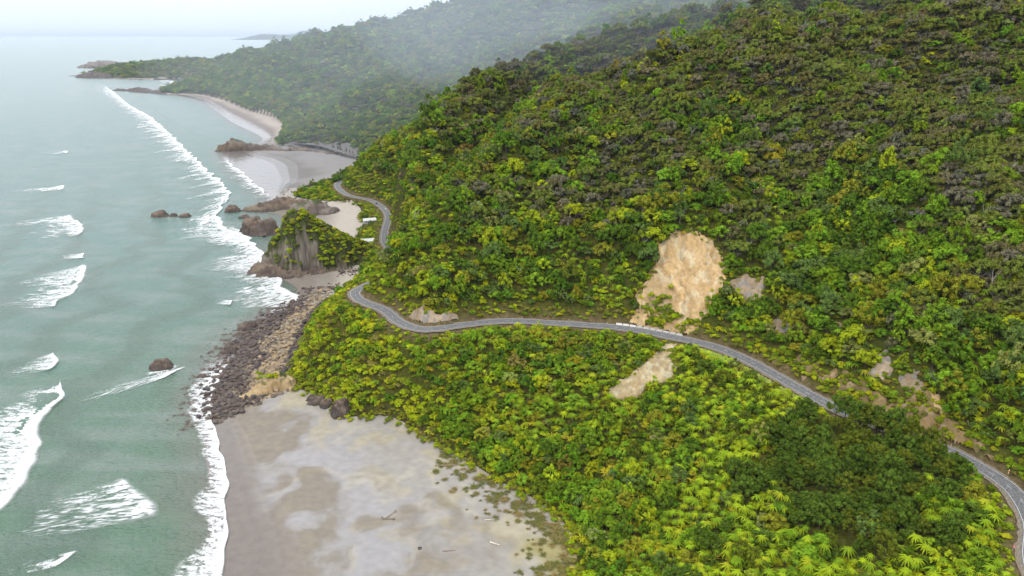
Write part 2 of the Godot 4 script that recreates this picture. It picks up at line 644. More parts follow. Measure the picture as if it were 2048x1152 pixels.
func add_ribbon(st: SurfaceTool, c: Curve2D, from: float, to: float, left: float, right: float, lift: float, step := 3.0, wave := 0.0) -> void:
	var o := from
	var last := []
	while true:
		var p := c.sample_baked(o)
		var t := (c.sample_baked(o + 1.5) - c.sample_baked(o - 1.5)).normalized()
		var n := Vector2(-t.y, t.x)
		var h := road_height(o) + lift
		var a := p + n * (left + wave * n_fine.get_noise_1d(o * 3.0))
		var b := p + n * (right + wave * n_fine.get_noise_1d(o * 3.0 + 900))
		var now := [Vector3(a.x, h, a.y), Vector3(b.x, h, b.y)]
		if last:
			for v in [last[0], now[0], last[1], last[1], now[0], now[1]]:
				st.set_normal(Vector3.UP)
				st.add_vertex(v)
		last = now
		if o >= to:
			break
		o = minf(o + step, to)


func build_road() -> void:
	var seal := mat(Color(0.176, 0.176, 0.185), .85, false)
	seal.albedo_texture = ground_grain
	seal.uv1_triplanar = true
	seal.uv1_world_triplanar = true
	seal.uv1_scale = Vector3.ONE / 9.0
	var gravel := mat(Color(0.248, 0.206, 0.158), .95, false)
	gravel.albedo_texture = ground_grain
	gravel.uv1_triplanar = true
	gravel.uv1_world_triplanar = true
	gravel.uv1_scale = Vector3.ONE / 5.0
	var paint := mat(Color(0.361, 0.361, 0.353), .8, false)
	var from := road_at[1]
	var to := road_at[44]
	var st := SurfaceTool.new()
	st.begin(Mesh.PRIMITIVE_TRIANGLES)
	add_ribbon(st, c_road, from, to, -5.6, 5.6, .05, 3.0, 1.2)
	tag(obj("road_shoulder", st.commit(), gravel), "", "", "", "structure")
	var road := obj("road", ribbon(c_road, from, to, -3.9, 3.9, .12).commit(), seal)
	tag(road, "", "", "", "structure")
	var edge := SurfaceTool.new()
	edge.begin(Mesh.PRIMITIVE_TRIANGLES)
	add_ribbon(edge, c_road, from, road_at[32], -3.42, -3.22, .128)
	add_ribbon(edge, c_road, from, road_at[32], 3.22, 3.42, .128)
	obj("edge_line", edge.commit(), paint, road)
	var dash := SurfaceTool.new()
	dash.begin(Mesh.PRIMITIVE_TRIANGLES)
	var o := from
	while o < road_at[30]:
		add_ribbon(dash, c_road, o, o + 3.0, -.09, .09, .128)
		o += 10.0
	obj("centre_line", dash.commit(), paint, road)


# ---------------------------------------------------------------- white water
func foam(label: String, front: Array, back: Array, spacing: float, density: float, crest_height: float, ragged := 3.0, stretch := .6, thin := .74) -> void:
	var a := smooth_line(flat_points(front), 1.0)
	var b := smooth_line(flat_points(back), 1.0)
	var la := a.get_baked_length()
	var width := a.sample_baked(la * .5).distance_to(b.sample_baked(b.get_baked_length() * .5))
	var nu := clampi(int(la / spacing), 10, 900)
	var nv := clampi(int(width / spacing), 10, 70)
	var lace := FastNoiseLite.new()
	lace.seed = 40 + int(la)
	lace.frequency = 1.0 / (spacing * 9.0)
	lace.fractal_octaves = 5
	var v := PackedVector3Array()
	var cols := PackedColorArray()
	var keep := PackedByteArray()
	for i in nu + 1:
		var u := float(i) / nu
		var pa := a.sample_baked(u * la)
		var pb := b.sample_baked(u * b.get_baked_length())
		var trail := (pa - pb).normalized()
		pa += trail * (n_warp.get_noise_2d(pa.x * 1.3, pa.y * 1.3) * ragged * 1.3 + n_fine.get_noise_2d(pa.x, pa.y) * ragged * .22)
		pb += trail * n_warp.get_noise_2d(pa.x * 1.2 + 90, pa.y * 1.2) * width * .7
		for k in nv + 1:
			var w := float(k) / nv
			var p := pa.lerp(pb, w)
			var along := p.dot(trail) * stretch
			var across := p.dot(Vector2(-trail.y, trail.x))
			var n := .5 + lace.get_noise_2d(along, across) * .62 + n_fine.get_noise_2d(along * 2.2, across * 2.2) * .38
			var hole := 1.0 - absf(lace.get_noise_2d(p.x * 1.7 + 80, p.y * 1.7)) * 2.6
			n = n * .72 + hole * .26
			var t := lerpf(.06, thin, pow(w, .8)) + (1.0 - density) * .45
			var al := smoothstep(t - .20, t + .30, n)
			al *= (.72 + .5 * lace.get_noise_2d(p.x * 5.0, p.y * 5.0)) if w > .12 else 1.0
			al = clampf(al, 0, .96) * smoothstep(0.0, .05, w) * smoothstep(1.0, .75, w) * smoothstep(0.0, .14, u) * smoothstep(1.0, .86, u)
			var y := .55 + crest_height * exp(-pow((w - .06) * width / 3.5, 2)) + al * (.12 + .25 * n_fine.get_noise_2d(p.x * 6, p.y * 6))
			v.append(Vector3(p.x, y, p.y))
			cols.append(Color(.54, .555, .565, al))
			keep.append(1 if al > .015 else 0)
	var idx := PackedInt32Array()
	for i in nu:
		for k in nv:
			var c := i * (nv + 1) + k
			if keep[c] + keep[c + 1] + keep[c + nv + 1] + keep[c + nv + 2] > 0:
				idx.append_array([c, c + 1, c + nv + 1, c + 1, c + nv + 2, c + nv + 1])
	var st := SurfaceTool.new()
	var arr := []
	arr.resize(Mesh.ARRAY_MAX)
	arr[Mesh.ARRAY_VERTEX] = v
	arr[Mesh.ARRAY_COLOR] = cols
	arr[Mesh.ARRAY_INDEX] = idx
	st.create_from_arrays(arr)
	st.generate_normals()
	tag(obj(numbered("breaking_wave"), st.commit(), foam_material), label, "wave", "lines of surf")


var foam_material: StandardMaterial3D

func build_foam() -> void:
	foam_material = mat(Color.WHITE, .9)
	foam_material.transparency = BaseMaterial3D.TRANSPARENCY_ALPHA
	foam("long broad band of white surf running up the whole coast to the far headland", [-1968, -3641, -1557, -2976, -1276, -2513, -1066, -2199, -835, -1809, -646, -1480, -518, -1258, -431, -1103, -406, -1001, -380, -928, -329, -853, -288, -789, -257, -715, -222, -660, -199, -626, -190, -600, -189, -571],
		[-1951, -3499, -1591, -2927, -1283, -2443, -1045, -2044, -881, -1772, -696, -1468, -573, -1273, -477, -1103, -424, -985, -411, -915, -362, -835, -312, -765, -282, -691, -244, -628, -226, -588, -219, -567, -211, -549], 1.6, .95, .9, 7.0)
	foam("broad sheet of spent white water between surf and sea stack", [-352, -905, -310, -835, -272, -770, -240, -705, -205, -648, -186, -612, -176, -578], [-418, -905, -372, -830, -322, -762, -292, -690, -250, -628, -228, -588, -212, -552], 1.1, .98, .3, 6.0, .9, .66)
	foam("thin lacy swash line on the wet sand of the second bay", [-352, -1056, -405, -1153, -463, -1258, -516, -1350, -558, -1430], [-371, -1038, -428, -1136, -486, -1243, -535, -1333, -572, -1412], 1.2, .75, .2, 5.0)
	foam("ragged white swash along the rocks and the near sand beach", [-210, -516, -207, -483, -200, -440, -191, -413, -179, -389, -166, -366, -157, -344, -147, -323, -140, -303, -134, -284, -129, -267, -118, -232],
		[-226, -503, -224, -475, -217, -437, -206, -410, -192, -389, -181, -364, -172, -341, -163, -319, -153, -299, -150, -282, -146, -267, -135, -232], .55, 1.1, .45, 2.5, 1.0, .6)
	foam("largest breaker, a thick white fan at the lower left", [-322, -472, -300, -433, -290, -400, -276, -374, -266, -349, -261, -323, -263, -300, -266, -280], [-336, -454, -350, -433, -362, -400, -348, -377, -336, -356, -325, -330, -318, -305, -316, -285], .6, 1.02, 1.3, 3.5)
	foam("broken wave just above the largest breaker, fading to the left", [-347, -512, -335, -489, -333, -477], [-362, -498, -369, -473, -370, -465], .6, .85, .6)
	foam("narrow streak of foam trailing from the lone brown rock", [-236, -487, -242, -474, -245, -466], [-289, -442, -284, -434, -280, -427], .5, .82, .2, 1.0)
	foam("wide faint lacy patch ending in a small curl, lower left", [-213, -344, -197, -331, -184, -321, -177, -308], [-261, -312, -264, -298, -262, -290, -248, -283], .55, .5, .5, 2.0)
	foam("faintest smear of foam near the bottom left corner", [-205, -284, -208, -272], [-235, -272, -233, -262], .5, .45, .1)
	foam("double breaker halfway up the left side", [-448, -741, -432, -707, -413, -660, -408, -622], [-472, -702, -486, -675, -470, -626, -452, -606], .9, .95, .9, 3.0)
	foam("thin bar of foam right above the double breaker", [-474, -777, -463, -756], [-515, -764, -507, -745], .9, .75, .3)
	foam("two tongued breaker below the long thin bar, upper left", [-592, -962, -535, -887, -518, -846], [-641, -932, -590, -849, -570, -822], 1.1, .82, .6)
	foam("long thin bar of foam at the upper left edge", [-714, -1162, -698, -1125], [-768, -1118, -749, -1080], 1.3, .85, .4)
	foam("farthest small whitecap out to the left", [-919, -1525, -902, -1490], [-974, -1502, -952, -1466], 1.5, .7, .3)
	foam("small curling wavelet beside the main surf band", [-255, -624, -251, -611], [-269, -629, -263, -614], .5, 1.0, .6, 1.5)
	foam("short bar of foam under the double breaker", [-414, -628, -405, -608], [-440, -621, -430, -603], .8, .8, .3)
	foam("white wash round the foot of the lone brown rock", [-246, -489, -250, -478, -262, -474], [-240, -482, -247, -472, -262, -468], .4, .9, .2, .8)
	foam("white wash between the row of low black rocks and the surf", [-405, -960, -392, -925, -388, -905], [-432, -945, -425, -915, -412, -890], 1.0, .9, .4, 2.0)
	foam("pale backwash on the sand of the farther beach", [-900, -2400, -760, -2130, -690, -1990], [-930, -2380, -800, -2110, -720, -1970], 2.0, .7, .2, 4.0)
	foam("white water in the bay under the far headland", [-1800, -3950, -1650, -3760, -1580, -3500], [-1900, -3900, -1760, -3720, -1640, -3450], 3.5, .85, .4, 8.0)


# ---------------------------------------------------------------- bare patches on the slopes
func slip(called: String, label: String, category: String, outline: Array, step: float, relief: float, colours: Array, raggedness := 3.0, cut := false) -> void:
	var pts := flat_points(outline)
	pts.append(pts[0])
	var c := smooth_line(pts, 1.5)
	var poly := c.get_baked_points()
	var lo := pts[0]
	var hi := pts[0]
	for p in pts:
		lo = Vector2(minf(lo.x, p.x), minf(lo.y, p.y))
		hi = Vector2(maxf(hi.x, p.x), maxf(hi.y, p.y))
	var xs := steps(lo.x - 7, hi.x + 7, step, 0)
	var zs := steps(hi.y + 7, lo.y - 7, step, 0)
	var nx := xs.size()
	var hs := PackedFloat32Array()
	var cols := PackedColorArray()
	var draw := PackedByteArray()
	var rough := FastNoiseLite.new()
	rough.seed = 61
	rough.frequency = 1.0 / 9.0
	rough.fractal_octaves = 4
	for z in zs:
		for x in xs:
			var p := Vector2(x, z)
			var sd := c.get_closest_point(p).distance_to(p)
			if not Geometry2D.is_point_in_polygon(p, poly):
				sd = -sd
			sd += rough.get_noise_2d(x * 1.2, z * 1.2) * raggedness
			var h := height(x, z)
			# gullies run down the slope
			var gully := rough.get_noise_2d(x * 1.3 + rough.get_noise_2d(x * .7, z * .7) * 9.0, z * .45 + h * .25) * .8 + .35 * rough.get_noise_2d(x * 4.0 + rough.get_noise_2d(x, z) * 8.0, z * 1.2)
			h += (-.9 - 1.6 * smoothstep(.5, 7.0, sd) + 1.2 * smoothstep(-3.0, .5, sd) if cut else -2.4 + 3.6 * smoothstep(-2.6, 2.4, sd) if relief > .5 else -.8 + 1.25 * smoothstep(-2.4, 2.0, sd)) + relief * smoothstep(0, 4, sd) * (gully + .6 * rough.get_noise_3d(x * 2.2, h * 2.2, z * 2.2))
			hs.append(h)
			var k := clampf(.5 + rough.get_noise_2d(x * .55 + 40, z * .55) * 1.3, 0, 1)
			var col: Color = (colours[0] as Color).lerp(colours[1], k)
			col = col.lerp(colours[2], smoothstep(.08, .35, rough.get_noise_2d(x * 1.1 + 300, z * 1.1)))
			col *= 1.0 + gully * .55 + .32 * rough.get_noise_3d(x * 6.0, h * 3.0, z * 6.0)
			col.a = 1
			cols.append(col)
			draw.append(1 if sd > -2.6 and absf(g_dr) > 6.6 else 0)
	var keep := func(i: int, j: int) -> bool:
		return draw[j * nx + i] + draw[j * nx + i + 1] + draw[(j + 1) * nx + i] + draw[(j + 1) * nx + i + 1] == 4
	var o := obj(numbered(called), grid_mesh(xs, zs, hs, cols, keep), mat(Color.WHITE, .95))
	tag(o, label, category, "", "structure" if category == "" else "")
	bare.append([poly, lo, hi, c, relief])


var bare := []          # outlines where no trees grow


func is_bare(p: Vector2, grow: float) -> bool:
	for b in bare:
		if p.x < b[1].x - grow or p.x > b[2].x + grow or p.y < b[1].y - grow or p.y > b[2].y + grow:
			continue
		if Geometry2D.is_point_in_polygon(p, b[0]):
			return true
		if grow > 0 and (Geometry2D.is_point_in_polygon(p + Vector2(0, -grow), b[0])):
			return true
	return false


func build_slips() -> void:
	var tan := [Color(0.322, 0.230, 0.124), Color(0.288, 0.193, 0.092), Color(0.334, 0.270, 0.173)]
	var rubble := [Color(0.262, 0.212, 0.127), Color(0.218, 0.163, 0.090), Color(0.290, 0.254, 0.170)]
	var rock := [Color(.215, .170, .122), Color(.18, .135, .085), Color(.165, .148, .135)]
	var dry := [Color(0.147, 0.099, 0.048), Color(0.109, 0.083, 0.035), Color(0.186, 0.134, 0.083)]
	slip("landslip", "", "", LANDSLIP, .6, 1.5, tan, 5.0, true)
	slip("rock_scar", "", "", [147, -437, 155, -430, 156, -423, 151, -418, 145, -418, 140, -427, 137, -434], .8, 1.4, rock)
	slip("debris_fan", "", "", [90, -408, 99, -406, 95, -388, 93, -377, 81, -374, 69, -367, 61, -367, 54, -373, 61, -381, 69, -386, 77, -390, 84, -398], .8, 1.0, rubble, 2.5)
	slip("rock_cutting", "", "", [-69, -452, -60, -440, -52, -438, -38, -438.5, -33, -441, -39, -448, -47, -444, -55, -446, -58, -452], .55, 2.2, rock, 2.5)
	slip("rock_scar", "", "", [188, -350, 194, -346, 195, -337, 191, -333, 186, -334, 183, -341], .8, 1.4, rock)
	slip("rock_scar", "", "", [194, -333, 201, -330, 203, -322, 194, -323], .8, 1.2, rock)
	slip("rock_scar", "", "", [203, -320, 207, -309, 206, -305, 200, -311], .8, 1.2, tan)
	slip("rock_scar", "", "", [175, -385, 182, -374, 179, -369, 175, -378], .8, 1.0, rock, 2.0)
	slip("rock_scar", "", "", [153, -404, 160, -402, 161, -392, 152, -393], .8, 1.2, rock, 2.0)
	slip("grass_bank", "", "", [142, -390, 150, -379, 161, -355, 172, -340, 178, -325, 187, -311, 201, -291, 209, -280, 212, -290, 206, -306, 200, -318, 189, -322, 176, -342, 163, -360, 150, -383], .9, .9, dry, 9.0)
	var verge := [Color(0.136, 0.178, 0.024), Color(0.104, 0.153, 0.018), Color(0.176, 0.187, 0.032)]
	slip("grass_verge", "", "", [109, -405, 121, -395, 132, -381, 141, -366, 149, -350, 157, -336, 153, -333, 143, -349, 134, -365, 124, -381, 110, -397], 1.2, .25, verge, 2.6)
	slip("grass_verge", "", "", [204, -262, 199, -250, 195, -238, 186, -224, 178, -212, 183, -208, 191, -219, 199, -234, 203, -247, 206, -257], 1.2, .25, verge, 2.4)


# ---------------------------------------------------------------- rocks
var rock_dark: StandardMaterial3D
var rock_plain: StandardMaterial3D


func boulder_mesh(seed_: int, rings := 7, around := 10, planes := 11, noise := .06) -> ArrayMesh:   # a faceted stone of radius about 1
	var r := RandomNumberGenerator.new()
	r.seed = seed_
	var cut := []
	for k in planes:
		cut.append([Vector3(r.randfn(), r.randfn() * .8, r.randfn()).normalized(), r.randf_range(.55, .95)])
	var f := FastNoiseLite.new()
	f.seed = seed_
	f.frequency = 1.1
	var pts := []
	for j in rings + 1:
		var th := PI * j / rings
		for i in around:
			var ph := TAU * (i + .5 * (j % 2)) / around
			var d := Vector3(sin(th) * cos(ph), cos(th), sin(th) * sin(ph))
			var rad := 1.15
			for c in cut:
				var q: float = d.dot(c[0])
				if q > .01:
					rad = minf(rad, c[1] / q)
			pts.append(d * rad * (1.0 + noise * 2.0 * f.get_noise_3dv(d * 1.7)))
	var st := SurfaceTool.new()
	st.begin(Mesh.PRIMITIVE_TRIANGLES)
	st.set_smooth_group(-1)
	for j in rings:
		for i in around:
			var a: Vector3 = pts[j * around + i]
			var b: Vector3 = pts[j * around + (i + 1) % around]
			var c: Vector3 = pts[(j + 1) * around + i]
			var d: Vector3 = pts[(j + 1) * around + (i + 1) % around]
			var tris := [[a, b, c], [b, d, c]] if j % 2 == 0 else [[a, b, d], [a, d, c]]
			for t in tris:
				if (t[1] - t[0]).cross(t[2] - t[0]).length() < 1e-6:
					continue
				var s := .85 + .3 * r.randf()
				for q in t:
					st.set_color(Color(s, s * .98, s * .96))
					st.add_vertex(q)
	st.generate_normals()
	return st.commit()


var crag_power := 0.0


func crag(spine: Array, p: Vector2, rough: FastNoiseLite, power: float) -> float:   # height of a rocky ridge over a spine of [x, z, half width, height]
	var best := -6.0
	var wob := rough.get_noise_2d(p.x, p.y)
	for i in maxi(spine.size() - 1, 1):
		var s: Array = spine[i]
		var e: Array = spine[mini(i + 1, spine.size() - 1)]
		var a := Vector2(s[0], s[1])
		var b := Vector2(e[0], e[1])
		var t := clampf((p - a).dot(b - a) / maxf((b - a).length_squared(), .01), 0, 1)
		var w := lerpf(s[2], e[2], t)
		var q := p.distance_to(a.lerp(b, t)) / w * (1.0 + wob * .55)
		var h := lerpf(s[3], e[3], t)
		var pw := lerpf(s[4], e[4], t) if s.size() > 4 else power
		if h * (1.0 - pow(minf(q, 1.0), pw)) > best: crag_power = pw
		best = maxf(best, h * (1.0 - pow(q, pw)) if q < 1.0 else -6.0 * (q - 1.0) * 2.0)
	return best


func crag_mesh(spine: Array, step: float, power: float, low: Color, high: Color, green: Color, green_from: float, relief: float, seed_: int) -> ArrayMesh:
	var lo := Vector2(1e9, 1e9)
	var hi := -lo
	for s in spine:
		lo = Vector2(minf(lo.x, s[0] - s[2] * 1.5), minf(lo.y, s[1] - s[2] * 1.5))
		hi = Vector2(maxf(hi.x, s[0] + s[2] * 1.5), maxf(hi.y, s[1] + s[2] * 1.5))
	var rough := FastNoiseLite.new()
	rough.seed = seed_
	rough.frequency = .045 / step
	rough.fractal_octaves = 4
	var xs := steps(lo.x, hi.x, step, 0)
	var zs := steps(hi.y, lo.y, step, 0)
	var nx := xs.size()
	var hs := PackedFloat32Array()
	var cols := PackedColorArray()
	for z in zs:
		for x in xs:
			var h := crag(spine, Vector2(x, z), rough, power)
			var sheer := crag_power
			if h > -3:
				var rid := 1.0 - absf(rough.get_noise_3d(x * 1.1 + z * .6, h * 2.0, z * .9 - x * .4)) * 2.4
				h += (relief * (rid - .5) + relief * .5 * rough.get_noise_2d(x * 4.5, z * 4.5)) * (.35 if sheer > 2.7 else 1.0)
			hs.append(h)
			var k := clampf(.45 + 2.2 * rough.get_noise_3d(x * .9, h * 3.0, z * .9) + .8 * rough.get_noise_3d(x * 6.0, h * 6.0, z * 6.0), 0, 1)
			var c := low.lerp(high, clampf(k + h * .02 - .1, 0, 1))
			c = c.lerp(Color(.05, .042, .04), smoothstep(3.5, .5, h) * .75)
			if green_from < 900 and h > 2:
				var e := step * 1.5
				var p := Vector2(x, z)
				var steep := Vector2(crag(spine, p + Vector2(e, 0), rough, power) - crag(spine, p - Vector2(e, 0), rough, power), crag(spine, p + Vector2(0, e), rough, power) - crag(spine, p - Vector2(0, e), rough, power)).length() / (2 * e)
				c = c.lerp(green, smoothstep(green_from - 3, green_from + 3, h + rough.get_noise_2d(x * 1.5, z * 1.5) * 10.0) * smoothstep(.8, -.8, steep + rough.get_noise_2d(x * 3, z * 3) - (1.4 if sheer > 2.6 else 4.5)))
			cols.append(c)
	var keep := func(i: int, j: int) -> bool:
		return maxf(maxf(hs[j * nx + i], hs[j * nx + i + 1]), maxf(hs[(j + 1) * nx + i], hs[(j + 1) * nx + i + 1])) > -1.5
	var flat := grid_mesh(xs, zs, hs, cols, keep).surface_get_arrays(0)
	var v: PackedVector3Array = flat[Mesh.ARRAY_VERTEX]
	var nn: PackedVector3Array = flat[Mesh.ARRAY_NORMAL]
	for i in v.size():
		var q := v[i]
		var ledge := rough.get_noise_3d(q.x * 1.6, q.y * 3.2, q.z * 1.6) + .6 * rough.get_noise_3d(q.x * 5.0, q.y * 8.0, q.z * 5.0) + .45 * rough.get_noise_3d(q.x * 13.0, q.y * 13.0, q.z * 13.0)
		v[i] = q + nn[i] * ledge * relief * .95
	flat[Mesh.ARRAY_VERTEX] = v
	flat[Mesh.ARRAY_NORMAL] = null
	var st := SurfaceTool.new()
	st.create_from_arrays(flat)
	st.generate_normals()
	return st.commit()


var stack_spine := [[-248, -716, 10, 18, 2.8], [-239, -719, 14, 34, 2.1], [-225, -722, 20, 59, 1.6], [-213, -725, 23, 61, 1.6], [-203, -728, 27, 52, 1.45], [-188, -733, 32, 42, 1.35], [-168, -740, 32, 27, 1.3], [-146, -748, 26, 13, 1.3]]

func build_crags() -> void:
	rock_dark = mat(Color.WHITE, .75)
	rock_plain = mat(Color.WHITE, .9)
	var brown := Color(0.065, 0.048, 0.040)
	var warm := Color(0.121, 0.092, 0.067)
	var grey := Color(0.135, 0.121, 0.107)
	var moss := Color(0.034, 0.042, 0.010)
	var o := obj("sea_stack", crag_mesh(stack_spine, 1.0, 3.2, Color(.075, .058, .045), Color(.15, .13, .11), moss, 8.0, 3.0, 17), rock_plain)
	tag(o, "tall bush topped sea stack with bare grey cliff facing the surf", "rock")
	var add := func(called: String, label: String, spine: Array, step: float, power: float, green_from: float, relief: float, low: Color, high: Color) -> void:
		tag(obj(numbered(called), crag_mesh(spine, step, power, low, high, moss, green_from, relief, spine.size() * 7 + int(absf(spine[0][0]))), rock_plain), label, "rock")
	add.call("rock_skirt", "jumbled brown rocks round the seaward foot of the tall sea stack", [[-262, -716, 9, 7], [-246, -704, 12, 10], [-222, -698, 10, 6], [-196, -704, 9, 5], [-170, -712, 8, 4]], 1.0, 1.6, 999.0, 2.6, brown, warm)
	add.call("rock_promontory", "dark rocky promontory with low broken tops beyond the sea stack", [[-356, -985, 10, 5], [-330, -992, 16, 13], [-308, -1000, 16, 14], [-285, -1008, 14, 8]], 1.6, 1.8, 999.0, 3.0, brown, warm)
	add.call("rock_hummock", "rounded grey rock with green back at the edge of the pale cove", [[-285, -962, 14, 14], [-262, -962, 17, 19], [-243, -960, 13, 12]], 1.4, 2.4, 17.0, 2.4, Color(.09, .07, .06), grey)
	add.call("rock_reef", "long jagged reef of brown rock across the end of the second bay", [[-606, -1530, 9, 9], [-578, -1528, 17, 26], [-555, -1524, 16, 20], [-520, -1518, 13, 13], [-470, -1512, 13, 10], [-410, -1496, 11, 8], [-345, -1450, 9, 4]], 2.2, 1.5, 24.0, 5.0, brown, warm)
	add.call("rock_reef", "low black reef reaching out below the far beach", [[-1690, -3224, 12, 4], [-1610, -3186, 22, 9], [-1560, -3166, 30, 20], [-1480, -3105, 24, 9], [-1400, -3040, 22, 10]], 4.0, 1.6, 999.0, 5.0, brown, brown)
	add.call("rock_point", "bare dark rock at the tip of the far headland", [[-2380, -4190, 30, 14], [-2310, -4190, 50, 34], [-2230, -4150, 50, 24]], 5.0, 1.6, 40.0, 9.0, brown, brown)
	add.call("rock_islet", "farthest humped islet showing over the far headland", [[-3060, -5500, 60, 20], [-2900, -5420, 100, 46], [-2740, -5340, 70, 36]], 9.0, 2.0, 70.0, 14.0, brown, grey)
	add.call("rock_bluff", "ochre rock bluff with a tuft of green at the corner of the near beach", [[-176, -432, 6, 4], [-166, -440, 8, 10], [-157, -446, 9, 15], [-149, -444, 8, 12]], .6, 2.2, 13.5, 1.5, Color(.24, .165, .085), Color(.29, .215, .12))
	# rocks standing in the water: x, z, half width, height, label
	var solo := [
		[-254, -484, 8.0, 7.0, "lone brown rock with a flat top, nearest in the water"], [-318, -868, 15.0, 19.0, "pointed left half of the split brown rock in the surf"], [-298, -864, 17.0, 17.0, "rounded right half of the split brown rock in the surf"],
		[-470, -953, 11.0, 8.0, "largest of the row of low black rocks out at sea"], [-450, -951, 5.0, 4.5, "middle one of the row of low black rocks out at sea"], [-434, -950, 8.0, 4.5, "right one of the row of low black rocks out at sea"],
		[-382, -979, 9.5, 9.5, "tall dark rock inside the surf band by the promontory"], [-352, -941, 7.5, 4.5, "low dark rock between split rock and promontory"], [-217, -561, 8.0, 6.0, "dark rock awash just off the rocky shore, upper one"],
		[-214, -511, 6.5, 5.5, "rounded dark rock at the edge of the rocky shore"], [-219, -468, 3.2, 3.0, "small dark rock alone in the wash by the rocky shore"], [-105, -404, 5.5, 9.5, "tall purple grey boulder leaning on the bush edge of the near beach"],
		[-124, -421, 6.0, 5.0, "dark boulder at the foot of the headland beside the near beach"], [-118, -416, 4.0, 4.5, "second dark boulder at the foot of the headland by the near beach"], [-130, -426, 3.5, 3.0, "smallest dark boulder at the foot of the headland"]]
	for s in solo:
		var m := crag_mesh([[-s[2] * .35, 0.0, s[2] * .75, s[3] * .85], [s[2] * .3, s[2] * .1, s[2] * .7, s[3]]], s[2] * .085, 2.4, Color(.05, .038, .033), Color(.11, .08, .06), moss, 999.0, s[3] * .2, int(absf(s[0])))
		var t := obj(numbered("sea_rock"), m, rock_dark)
		t.position = Vector3(s[0], height(s[0], s[1]) * (1.0 if s[1] > -430 else 0.0), s[1])
		tag(t, s[4], "rock")


func build_boulders() -> void:
	var shapes := []
	for k in 6:
		shapes.append(boulder_mesh(100 + k))
	var tints := [Color(0.061, 0.046, 0.042), Color(0.086, 0.067, 0.057), Color(0.128, 0.099, 0.074), Color(0.211, 0.159, 0.099), Color(0.048, 0.040, 0.042), Color(0.178, 0.153, 0.121)]
	var mats := []
	for t in tints:
		mats.append(mat(t, .85))
	var list := []
	var r := RandomNumberGenerator.new()
	r.seed = 77
	var tries := 0
	while list.size() < 3600 and tries < 40000:
		tries += 1
		var x := r.randf_range(-228, -130)
		var z := r.randf_range(-660, -398)
		if z > shelf_line(x) + r.randf_range(-1, 5) or (z < -622 and r.randf() < .6):
			continue
		height(x, z)
		if g_df > 1.5 or g_dw < -7.0 or (g_dw < 0 and r.randf() < .6):
			continue
		var back := g_dw / (g_dw - minf(g_df, 0) + .01)
		var s := .5 + 1.9 * pow(r.randf(), 2.6)
		if r.randf() < .03:
			s *= 1.5
		var tint: int = [0, 1, 4, 0, 1][r.randi() % 5] if back < .55 + n_warp.get_noise_2d(x, z) * .4 else ([2, 3, 5, 3, 2][r.randi() % 5] if back < .93 else [4, 0, 1][r.randi() % 3])
		list.append([s, x, z, tint, back])
	# along the feet of the stack, the promontory and the cove
	for a in [[-262, -700, -150, -690, 150], [-215, -640, -160, -660, 60], [-350, -1015, -230, -1110, 120], [-300, -1110, -262, -1190, 90], [-460, -1500, -300, -1440, 110], [-190, -800, -155, -770, 40]]:
		for k in a[4]:
			var x := r.randf_range(minf(a[0], a[2]), maxf(a[0], a[2]))
			var z := r.randf_range(minf(a[1], a[3]) - 6, maxf(a[1], a[3]) + 6)
			height(x, z)
			if g_df > 3 or g_df < -24 or g_dw < -8:
				continue
			list.append([.8 + 1.8 * pow(r.randf(), 2.0), x, z, [0, 1, 2, 4][r.randi() % 4], .5])
	list.sort_custom(func(a, b): return a[0] / Vector2(a[1], a[2]).length() > b[0] / Vector2(b[1], b[2]).length())
	var words := ["dark brown boulder", "brown boulder", "tan boulder", "ochre boulder", "purple black boulder", "pale sandy boulder"]
	var proto := {}
	var rest := [[], [], [], [], [], []]
	var restc := [[], [], [], [], [], []]
	for k in list.size():
		var b: Array = list[k]
		var s: float = b[0]
		var shape := k % 6
		var y := height(b[1], b[2]) + shelf_rough(b[1], b[2])
		var basis := Basis.from_euler(Vector3(r.randf_range(-.35, .35), r.randf() * TAU, r.randf_range(-.35, .35))) * Basis.from_scale(Vector3(s * r.randf_range(.9, 1.4), s * r.randf_range(.45, .75), s))
		var tr := Transform3D(basis, Vector3(b[1], maxf(y, -.4) + s * .12, b[2]))
		if k < 300:
			var where := "on the rocky shore"
			if b[2] < -900: where = "by the farther coves"
			elif b[2] < -670: where = "by the sea stack foot"
			elif b[2] < -622: where = "beside the small cove"
			elif b[4] < .2: where = "in the wash"
			elif b[4] > .8: where = "at the back of the shore"
			var o := obj(numbered("boulder"), shapes[shape], mats[b[3]])
			o.transform = tr
			tag(o, "", "boulder", "boulders along the shore")
			single_out(o, words[b[3]], where, s / Vector2(b[1], b[2]).length())
		else:
			rest[shape].append(tr)
			restc[shape].append(tints[b[3]] * r.randf_range(.8, 1.2))
	for k in 6:
		multi("rubble", shapes[k], rest[k], restc[k], mat(Color.WHITE, .85), "smaller stones of the rocky shore")


func multi(called: String, mesh: Mesh, where: Array, colours: Array, m: Material, label: String) -> void:
	if where.is_empty():
		return
	var mm := MultiMesh.new()
	mm.transform_format = MultiMesh.TRANSFORM_3D
	mm.use_colors = true
	mm.mesh = mesh
	mm.instance_count = where.size()
	for i in where.size():
		mm.set_instance_transform(i, where[i])
		var c: Color = colours[i]
		c.a = 1
		mm.set_instance_color(i, c)
	var o := MultiMeshInstance3D.new()
	o.name = numbered(called)
	o.multimesh = mm
	if m:
		o.material_override = m
	add_child(o, true)
	tag(o, label, "", "", "stuff")


